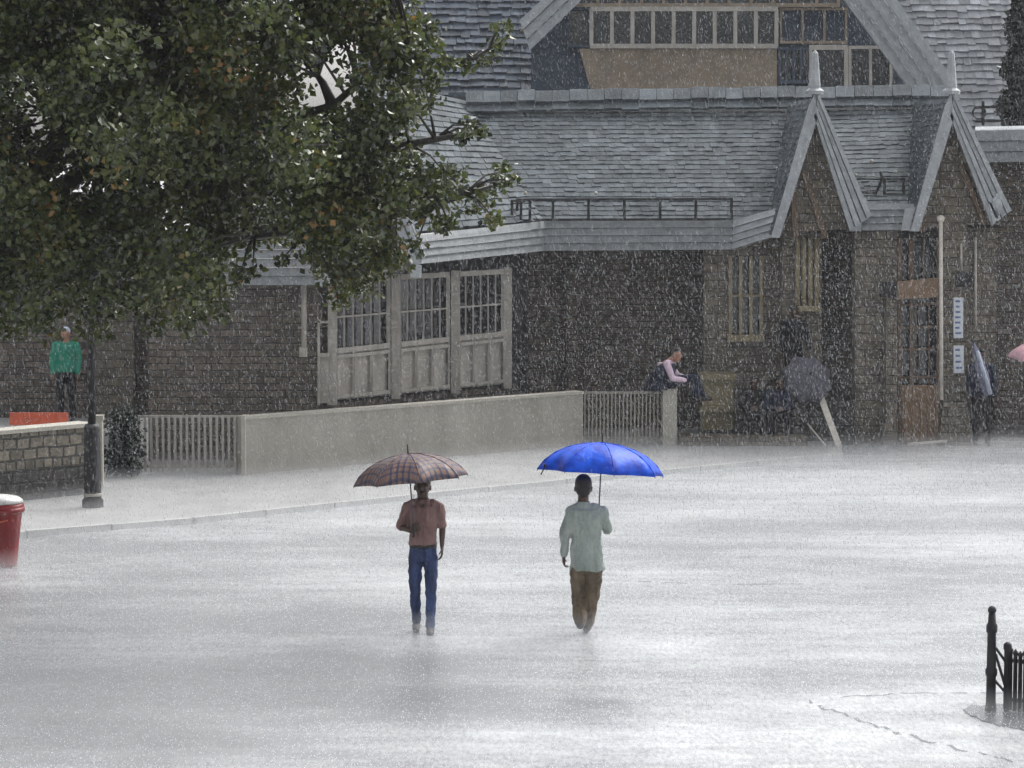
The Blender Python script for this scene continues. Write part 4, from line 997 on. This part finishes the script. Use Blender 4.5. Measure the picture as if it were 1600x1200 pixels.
# --- man in sage shirt, walking away
B2 = G(912, 990); q = rel(912, 992)
m2 = thing('person', B2, 'man in pale sage green shirt and khaki trousers under the blue umbrella', 'person')
J2 = dict(head=q(911, 767, .0), neck=q(911, 789), chest=q(914, 812), hip=q(917, 884),
          headscale=1.18, sh_l=q(891, 804), el_l=q(883, 838, -.03), wr_l=q(881, 872, .03),
          sh_r=q(940, 804), el_r=q(949, 832, .05), wr_r=q(942, 824, .25),
          hand_l=((0, .15, -1), (1, .2, 0), (.1, 1, 0), .7), hand_r=((-.35, .75, .45), (-.4, -.3, 1), (0, -.4, 1), 1.15),
          th_l=q(903.5, 895), kn_l=q(905, 938, .10), an_l=q(906, 970, -.14), th_r=q(928, 893), kn_r=q(925, 936, .06), an_r=q(917, 980, .10), leg=(.100, .082, .076))
person(m2, B2, J2, 1, (M['skin'], M['hair'], M['sage'], M['khaki'], M['shoe']), vox=.0075, sleeves='long', shirt_len=-.07, chest=1.06)

# --- umbrellas
def umbrella(name, hub, rad, hgt, tilt, mt, label, shaft_len, shaft_dir=None, ribs=8, handle=True, broken=False, phase=0.0, group=None):
    """hub: top centre of canopy (world)"""
    t = thing(name, hub, label, 'umbrella', group)
    Mx = Matrix.Rotation(tilt[1], 3, 'Y') @ Matrix.Rotation(tilt[0], 3, 'X')
    T = lambda p: V(hub) + Mx @ V(p)
    cv = MB(); NR = 9; NS = 6; rr = random.Random(3)
    vs = []; uvs = []
    def prof(u): return rad*math.sin(u*R(74))/math.sin(R(74)), -hgt*(1-math.cos(u*R(74)))/(1-math.cos(R(74)))
    seg = ribs*NS
    for i in range(NR+1):
        u = i/NR; r_, z_ = prof(u)
        for k in range(seg):
            a = 2*math.pi*k/seg+phase; s_ = abs((k % NS)/NS-.5)*2          # 1 at rib, 0 mid panel
            g = (1-s_**1.6)*u
            rr_ = r_*(1-.15*g); zz = z_+hgt*.015*g
            vs.append(T((rr_*math.cos(a), rr_*math.sin(a), zz))); uvs.append((r_*1.05*math.cos(a), r_*1.05*math.sin(a)))
    fs = []
    for i in range(NR):
        for k in range(seg): a = i*seg+k; b = i*seg+(k+1) % seg; fs.append((a, a+seg, b+seg, b))
    cv.add(vs, fs, True)
    for k in range(ribs):        # stitched seams standing over each rib
        a = 2*math.pi*k/ribs+phase
        cv.tube([T((prof(u)[0]*math.cos(a), prof(u)[0]*math.sin(a), prof(u)[1]+.003)) for u in (0, .2, .4, .6, .8, 1.0)], .0055, 5)
    nuv = len(uvs); uvs += [(0, 0)]*(len(cv.v)-nuv)
    for i_ in range(nuv, len(cv.v)): q_ = Mx.inverted() @ (cv.v[i_]-V(hub)); uvs[i_] = (q_.x, q_.y)
    o = cv.build('canopy', mt, t)
    uvl = o.data.uv_layers['UVMap']
    for l_ in o.data.loops:
        a = uvs[l_.vertex_index]
        # cloth panels: weave runs along each gore
        ang = math.atan2(a[1], a[0])-phase; kk = round(ang/(2*math.pi/ribs)-.5)+.5; ca = kk*2*math.pi/ribs+phase
        uvl.data[l_.index].uv = (a[0]*math.cos(ca)+a[1]*math.sin(ca), -a[0]*math.sin(ca)+a[1]*math.cos(ca)+kk*.04)
    so_ = o.modifiers.new('Thickness', 'SOLIDIFY'); so_.thickness = .003
    for k in range(ribs):
        a = 2*math.pi*k/ribs+phase; rb = MB()
        pts = [T((prof(u)[0]*math.cos(a), prof(u)[0]*math.sin(a), prof(u)[1]-.008)) for u in (0.02, .25, .5, .75, 1.015)]
        rb.tube(pts, .0035, 5); st = prof(.5); rb.tube([T((st[0]*math.cos(a), st[0]*math.sin(a), st[1]-.01)), T((.015*math.cos(a), .015*math.sin(a), -hgt*.95))], .003, 5)
        rb.build('rib', M['iron'], t)
    if broken:
        a = phase+2*math.pi*5/ribs; mb = MB(); e = T((rad*.97*math.cos(broken), rad*.97*math.sin(broken), -hgt*.98)); mb.tube([e+V((.04, 0, .05)), e+V((.012, 0, -.01)), e+V((-.015, -.01, -.06))], .007, 6); mb.ell(e+V((.03, 0, .04)), .02, 8, 6); mb.build('loose_rib_tip', M['navy'], t)
    mb = MB(); mb.tube([T((0, 0, .11)), T((0, 0, .09)), T((0, 0, .0)), T((0, 0, -.02))], [.004, .007, .010, .018], 8); mb.build('ferrule', M['iron'], t)
    end = T((0, 0, -shaft_len)) if shaft_dir is None else V(shaft_dir)
    mb = MB(); mb.tube([T((0, 0, -.01)), end], .0075, 8); mb.build('shaft', M['greycloth'], t)
    if handle:
        d_ = (end-T((0, 0, 0))).normalized(); hk = MB(); pts = [end-d_*.05, end, end+d_*.07]
        for k in range(1, 3): a = k/6*math.pi; pts.append(end+d_*.07+d_*.02*math.sin(a)+V((-.035*(1-math.cos(a)), 0, 0)))
        hk.tube(pts, .013, 8); hk.build('handle', M['iron'], t)
    return t
g1 = V(J1['wr_l'])+V((.035, -.085, .035))+B1
hub1 = P(638, 709, B1.y-.16)
umbrella('umbrella', hub1, .645, .30, (R(-3), R(-5.5)), M['plaid'], 'brown plaid umbrella with orange and blue checks over the man in maroon', .9, g1, phase=R(12))
g2 = V(J2['wr_r'])+V((-.045, .06, .0))+B2
hub2 = P(941, 692, B2.y+.22)
umbrella('umbrella', hub2, .72, .335, (R(-5), R(3.5)), M['blue'], 'bright blue umbrella with one loose rib tip over the man in sage green', .9, g2, phase=R(10), broken=math.pi+.35)

# --- seated man on the pillar
bs = P(1047, 604, 51.45); bs.z = 1.09
m3 = thing('person', bs, 'hunched man in pale pink sleeves and dark waistcoat seated on the cream pillar', 'person')
J3 = dict(headscale=1.12, head=(.12, -.10, .60), neck=(.02, -.05, .52), chest=(-.06, 0, .38), hip=(-.20, .02, .10), sh_l=(-.07, -.20, .46), el_l=(.03, -.26, .20), wr_l=(.27, -.20, .16), sh_r=(-.02, .18, .46), el_r=(.14, .18, .22), wr_r=(.32, .0, .18),
          hand_l=((1, .3, 0), (0, 1, -.2), (0, 0, 1), .6), hand_r=((1, -.3, 0), (0, -1, -.2), (0, 0, 1), .6), th_l=(-.12, -.10, .10), kn_l=(.40, -.14, .20), an_l=(.46, -.14, -.12), th_r=(-.12, .10, .10), kn_r=(.46, .12, .18), an_r=(.58, .14, -.14), toe=(1, 0, 0), leg=(.11, .085, .07))
person(m3, bs, J3, -1, (M['skin_light'], M['hair'], M['pinkcloth'], M['navy'], M['shoe']), vox=.012, detail=False, sleeves='long', shirt_len=-.02)
vb = MB(); vb.loft([(bs+V((-.24, 0, -.02)), .24, .24), (bs+V((-.20, 0, .14)), .22, .22), (bs+V((-.10, 0, .32)), .21, .21), (bs+V((-.02, 0, .46)), .16, .17)]); remesh(vb.build('waistcoat', M['navy'], m3, uv=False), .012, 3)

# --- people in the shade
def stander(bx, label, shirt, trou, f=-1, lean=0.0, arm=None, hgt=1.0, hairm='hair', skin='skin', sl='long'):
    t = thing('person', bx, label, 'person'); k = hgt
    J = dict(head=(lean, 0, 1.60*k), neck=(lean*.9, 0, 1.47*k), chest=(lean*.7, 0, 1.30*k), hip=(0, 0, .93*k), sh_l=(-.18+lean*.8, 0, 1.40*k), el_l=(-.23, -.02, 1.12*k), wr_l=(-.21, -.1, .88*k), sh_r=(.18+lean*.8, 0, 1.40*k), el_r=(.23, -.02, 1.12*k), wr_r=(.21, -.1, .88*k),
             th_l=(-.09, 0, .86*k), kn_l=(-.10, -.03, .48*k), an_l=(-.10, 0, .09), th_r=(.09, 0, .86*k), kn_r=(.10, -.05, .48*k), an_r=(.12, -.04, .09))
    if arm: J.update(arm)
    person(t, bx, J, f, (M[skin], M[hairm], M[shirt], M[trou], M['shoe']), vox=.014, detail=False, sleeves=sl, shirt_len=-.03)
    return t
p4 = P(1240, 626, 52.38); p4.z = P(1238, 626, 52.1).z
stander(p4, 'dark clothed person standing in the porch behind the lowered grey umbrella', 'darkcloth', 'darkcloth', arm=dict(el_r=(.24, -.12, 1.10), wr_r=(.25, -.3, .95)))
# lowered grey umbrella, canopy towards us
h4 = P(1266, 585, 51.75)
umbrella('umbrella', h4, .50, .26, (R(62), R(20)), M['greycloth'], 'dull grey umbrella lowered in front of the dark porch figure', .5, h4+V((-.2, .55, .25)), handle=False)
# crouching / seated people at the platform edge
def sitter(bx, label, shirt, f=-1):
    t = thing('person', bx, label, 'person')
    J = dict(head=(.02, -.10, .66), neck=(.01, -.05, .54), chest=(0, -.02, .38), hip=(0, .05, .08), sh_l=(-.18, -.03, .46), el_l=(-.22, -.20, .24), wr_l=(-.08, -.36, .22), sh_r=(.18, -.03, .46), el_r=(.22, -.20, .24), wr_r=(.08, -.36, .22),
             hand_l=((1, -.2, -.2), (0, 1, 0), (0, 0, 1), .6), hand_r=((-1, -.2, -.2), (0, 1, 0), (0, 0, 1), .6), th_l=(-.1, 0, .08), kn_l=(-.15, -.42, .14), an_l=(-.14, -.44, -.22), th_r=(.1, 0, .08), kn_r=(.16, -.42, .14), an_r=(.15, -.44, -.22))
    person(t, bx, J, f, (M['skin'], M['hair'], M[shirt], M['darkcloth'], M['shoe']), vox=.014, detail=False, sleeves='long')
s5 = P(1176, 640, 51.95); s5.z = .50; sitter(s5, 'person in black sitting low beside the sandstone plinth', 'darkcloth')
s6 = P(1214, 640, 51.85); s6.z = .50; sitter(s6, 'person in dark navy sitting low below the grey umbrella', 'navy')
MB().slab([P(1150, 700, 51.8), P(1232, 700, 51.8), P(1232, 657, 51.8), P(1150, 657, 51.8)], .29, (0, 1, 0)).build('stone_bench', M['darkrubble'], LB)
# planks
t = MB().bar(P(1281, 616, 52.0), P(1312, 700, 51.3), .11, .035).build('leaning_plank', M['plank']); tag(t, 'broad pale plank leaning steeply below the grey umbrella', 'plank')
t = MB().bar(P(1262, 662, 52.0), P(1294, 701, 51.3), .03, .03).build('leaning_batten', M['plank']); tag(t, 'thin pale batten leaning low beside the broad plank', 'plank')
# right side person with half folded umbrella
p7 = P(1532, 690, 52.1); p7.z = 0.0
stander(p7+V((0, 0, .0)), 'person in dark clothes by the right pier behind a folded violet grey umbrella', 'navy', 'darkcloth', hgt=1.02, hairm='hair')
t7 = thing('umbrella', P(1532, 545, 51.7), 'violet grey umbrella folded with a white edge beside the right pier', 'umbrella')
a, b = P(1521, 536, 51.7), P(1544, 618, 51.65)
mb = MB(); mb.tube([a, a.lerp(b, .2), a.lerp(b, .65), b], [.02, .07, .11, .07], 10, smooth=False); mb.build('canopy', M['purplegrey'], t7)
mb = MB(); mb.tube([P(1527, 548, 51.55), P(1548, 616, 51.5)], [.03, .035], 6); mb.build('edge_trim', M['paleblue'], t7)
mb = MB(); mb.tube([a+(a-b)*.12, a], .012, 6); mb.build('ferrule', M['iron'], t7)
# pink umbrella entering from the right
p8 = P(1620, 690, 50.4); p8.z = 0.0
stander(p8, 'person in dark clothes under the pink umbrella at the right edge', 'darkcloth', 'darkcloth', hgt=1.0, arm=dict(el_l=(-.22, -.1, 1.15), wr_l=(-.10, -.25, 1.3)))
umbrella('umbrella', V((p8.x+.02, p8.y-.1, 1.98)), .56, .28, (R(6), R(4)), M['pinkumb'], 'pale pink umbrella poking in at the right edge', .7, p8+V((-.07, -.3, 1.38)))
# person in green, far left behind the parapet
p9 = P(104, 640, 49.4); p9.z = .71
stander(p9, 'person in sea green top with pale blue headscarf under the tree', 'greencloth', 'darkcloth', hgt=.93, hairm='paleblue', skin='skin_light')

# ================================================================== RAIN, SPLASHES, SPRAY, HAZE
def rain_mat(nm='rain_water', c0=.48, al=.70):
    m = bpy.data.materials.new(nm); m.use_nodes = True
    n = m.node_tree.nodes; l = m.node_tree.links; b = n['Principled BSDF']
    b.inputs['Base Color'].default_value = (c0, c0*1.03, c0*1.08, 1); b.inputs['Roughness'].default_value = .25
    tl = n.new('ShaderNodeBsdfTranslucent'); tl.inputs[0].default_value = (c0, c0*1.03, c0*1.08, 1)
    m1_ = n.new('ShaderNodeMixShader'); m1_.inputs[0].default_value = .55; l.new(b.outputs[0], m1_.inputs[1]); l.new(tl.outputs[0], m1_.inputs[2])
    tp = n.new('ShaderNodeBsdfTransparent'); m2_ = n.new('ShaderNodeMixShader'); m2_.inputs[0].default_value = al
    l.new(m1_.outputs[0], m2_.inputs[1]); l.new(tp.outputs[0], m2_.inputs[2]); l.new(m2_.outputs[0], n['Material Output'].inputs[0])
    return m
M['rain'] = rain_mat(); M['splash'] = rain_mat('splash_water', .85, .35)
def drops(name, n, sampler, label, mt='rain'):
    import numpy as np
    r = random.Random(99); vs = np.empty((n*6, 3), dtype=np.float32); 
    for i in range(n):
        c, L, wd, dx = sampler(r)
        d = V((dx, r.uniform(-.1, .1), -1)).normalized(); u = d.orthogonal().normalized(); v_ = d.cross(u)
        k = i*6
        vs[k] = c-d*L*.5; vs[k+1] = c+d*L*.5; vs[k+2] = c+u*wd+d*L*.1; vs[k+3] = c+v_*wd+d*L*.1; vs[k+4] = c-u*wd+d*L*.1; vs[k+5] = c-v_*wd+d*L*.1
    base = np.array([(0, 3, 2), (0, 4, 3), (0, 5, 4), (0, 2, 5), (1, 2, 3), (1, 3, 4), (1, 4, 5), (1, 5, 2)], dtype=np.int32)
    f = (base[None]+(np.arange(n, dtype=np.int32)*6)[:, None, None]).reshape(-1)
    me = bpy.data.meshes.new(name); me.vertices.add(n*6); me.vertices.foreach_set('co', vs.ravel()); me.loops.add(len(f)); me.loops.foreach_set('vertex_index', f)
    me.polygons.add(n*8); me.polygons.foreach_set('loop_start', np.arange(0, n*24, 3, dtype=np.int32)); me.update(calc_edges=True); me.materials.append(M[mt])
    o = bpy.data.objects.new(name, me); COL.objects.link(o); return tag(o, label, 'rain', kind='stuff')
def rs(r):
    Y = 33+18.5*r.random()**.9 if r.random() < .93 else r.uniform(16, 33); hw = Y*.195; c = V((r.uniform(-hw, hw), Y, H+Y*r.uniform(-.23, .075)))
    if c.z < .05: c.z = r.uniform(.1, 4)
    k = Y/45
    return c, (r.uniform(.012, .034) if r.random() < .75 else r.uniform(.04, .09))*k, r.uniform(.0026, .0056)*k, r.gauss(.20, .12)
drops('rain', 150000, rs, 'heavy rain falling across the whole square')
def ss(r):
    Y = 23+29*r.random()**.9; hw = Y*.195
    return V((r.uniform(-hw, hw), Y, abs(r.gauss(0, .045))+.008)), r.uniform(.007, .016), r.uniform(.003, .007), r.gauss(0, .4)
drops('rain_splash', 90000, ss, 'splashing drops bouncing off the flooded road', 'splash')

def vol(name, lo, hi, dens, kind_label, col=(.95, .97, 1.0)):
    mb = MB(); c = [(a+b)/2 for a, b in zip(lo, hi)]; mb.box(c, [b-a for a, b in zip(lo, hi)])
    m = bpy.data.materials.new(name); m.use_nodes = True; n = m.node_tree.nodes; n.remove(n['Principled BSDF'])
    v = n.new('ShaderNodeVolumePrincipled'); v.inputs['Density'].default_value = dens; v.inputs['Color'].default_value = (*col, 1); v.inputs['Anisotropy'].default_value = .2
    m.node_tree.links.new(v.outputs[0], n['Material Output'].inputs['Volume'])
    return tag(mb.build(name, m), kind_label, 'haze', kind='stuff')
vol('haze', (-60, -20, -1), (60, 110, 16), 0.0003, 'pale rain haze over the square')
vol('spray', (-20, 24, -.02), (20, 51.9, .26), .15, 'low white spray bouncing off the road')
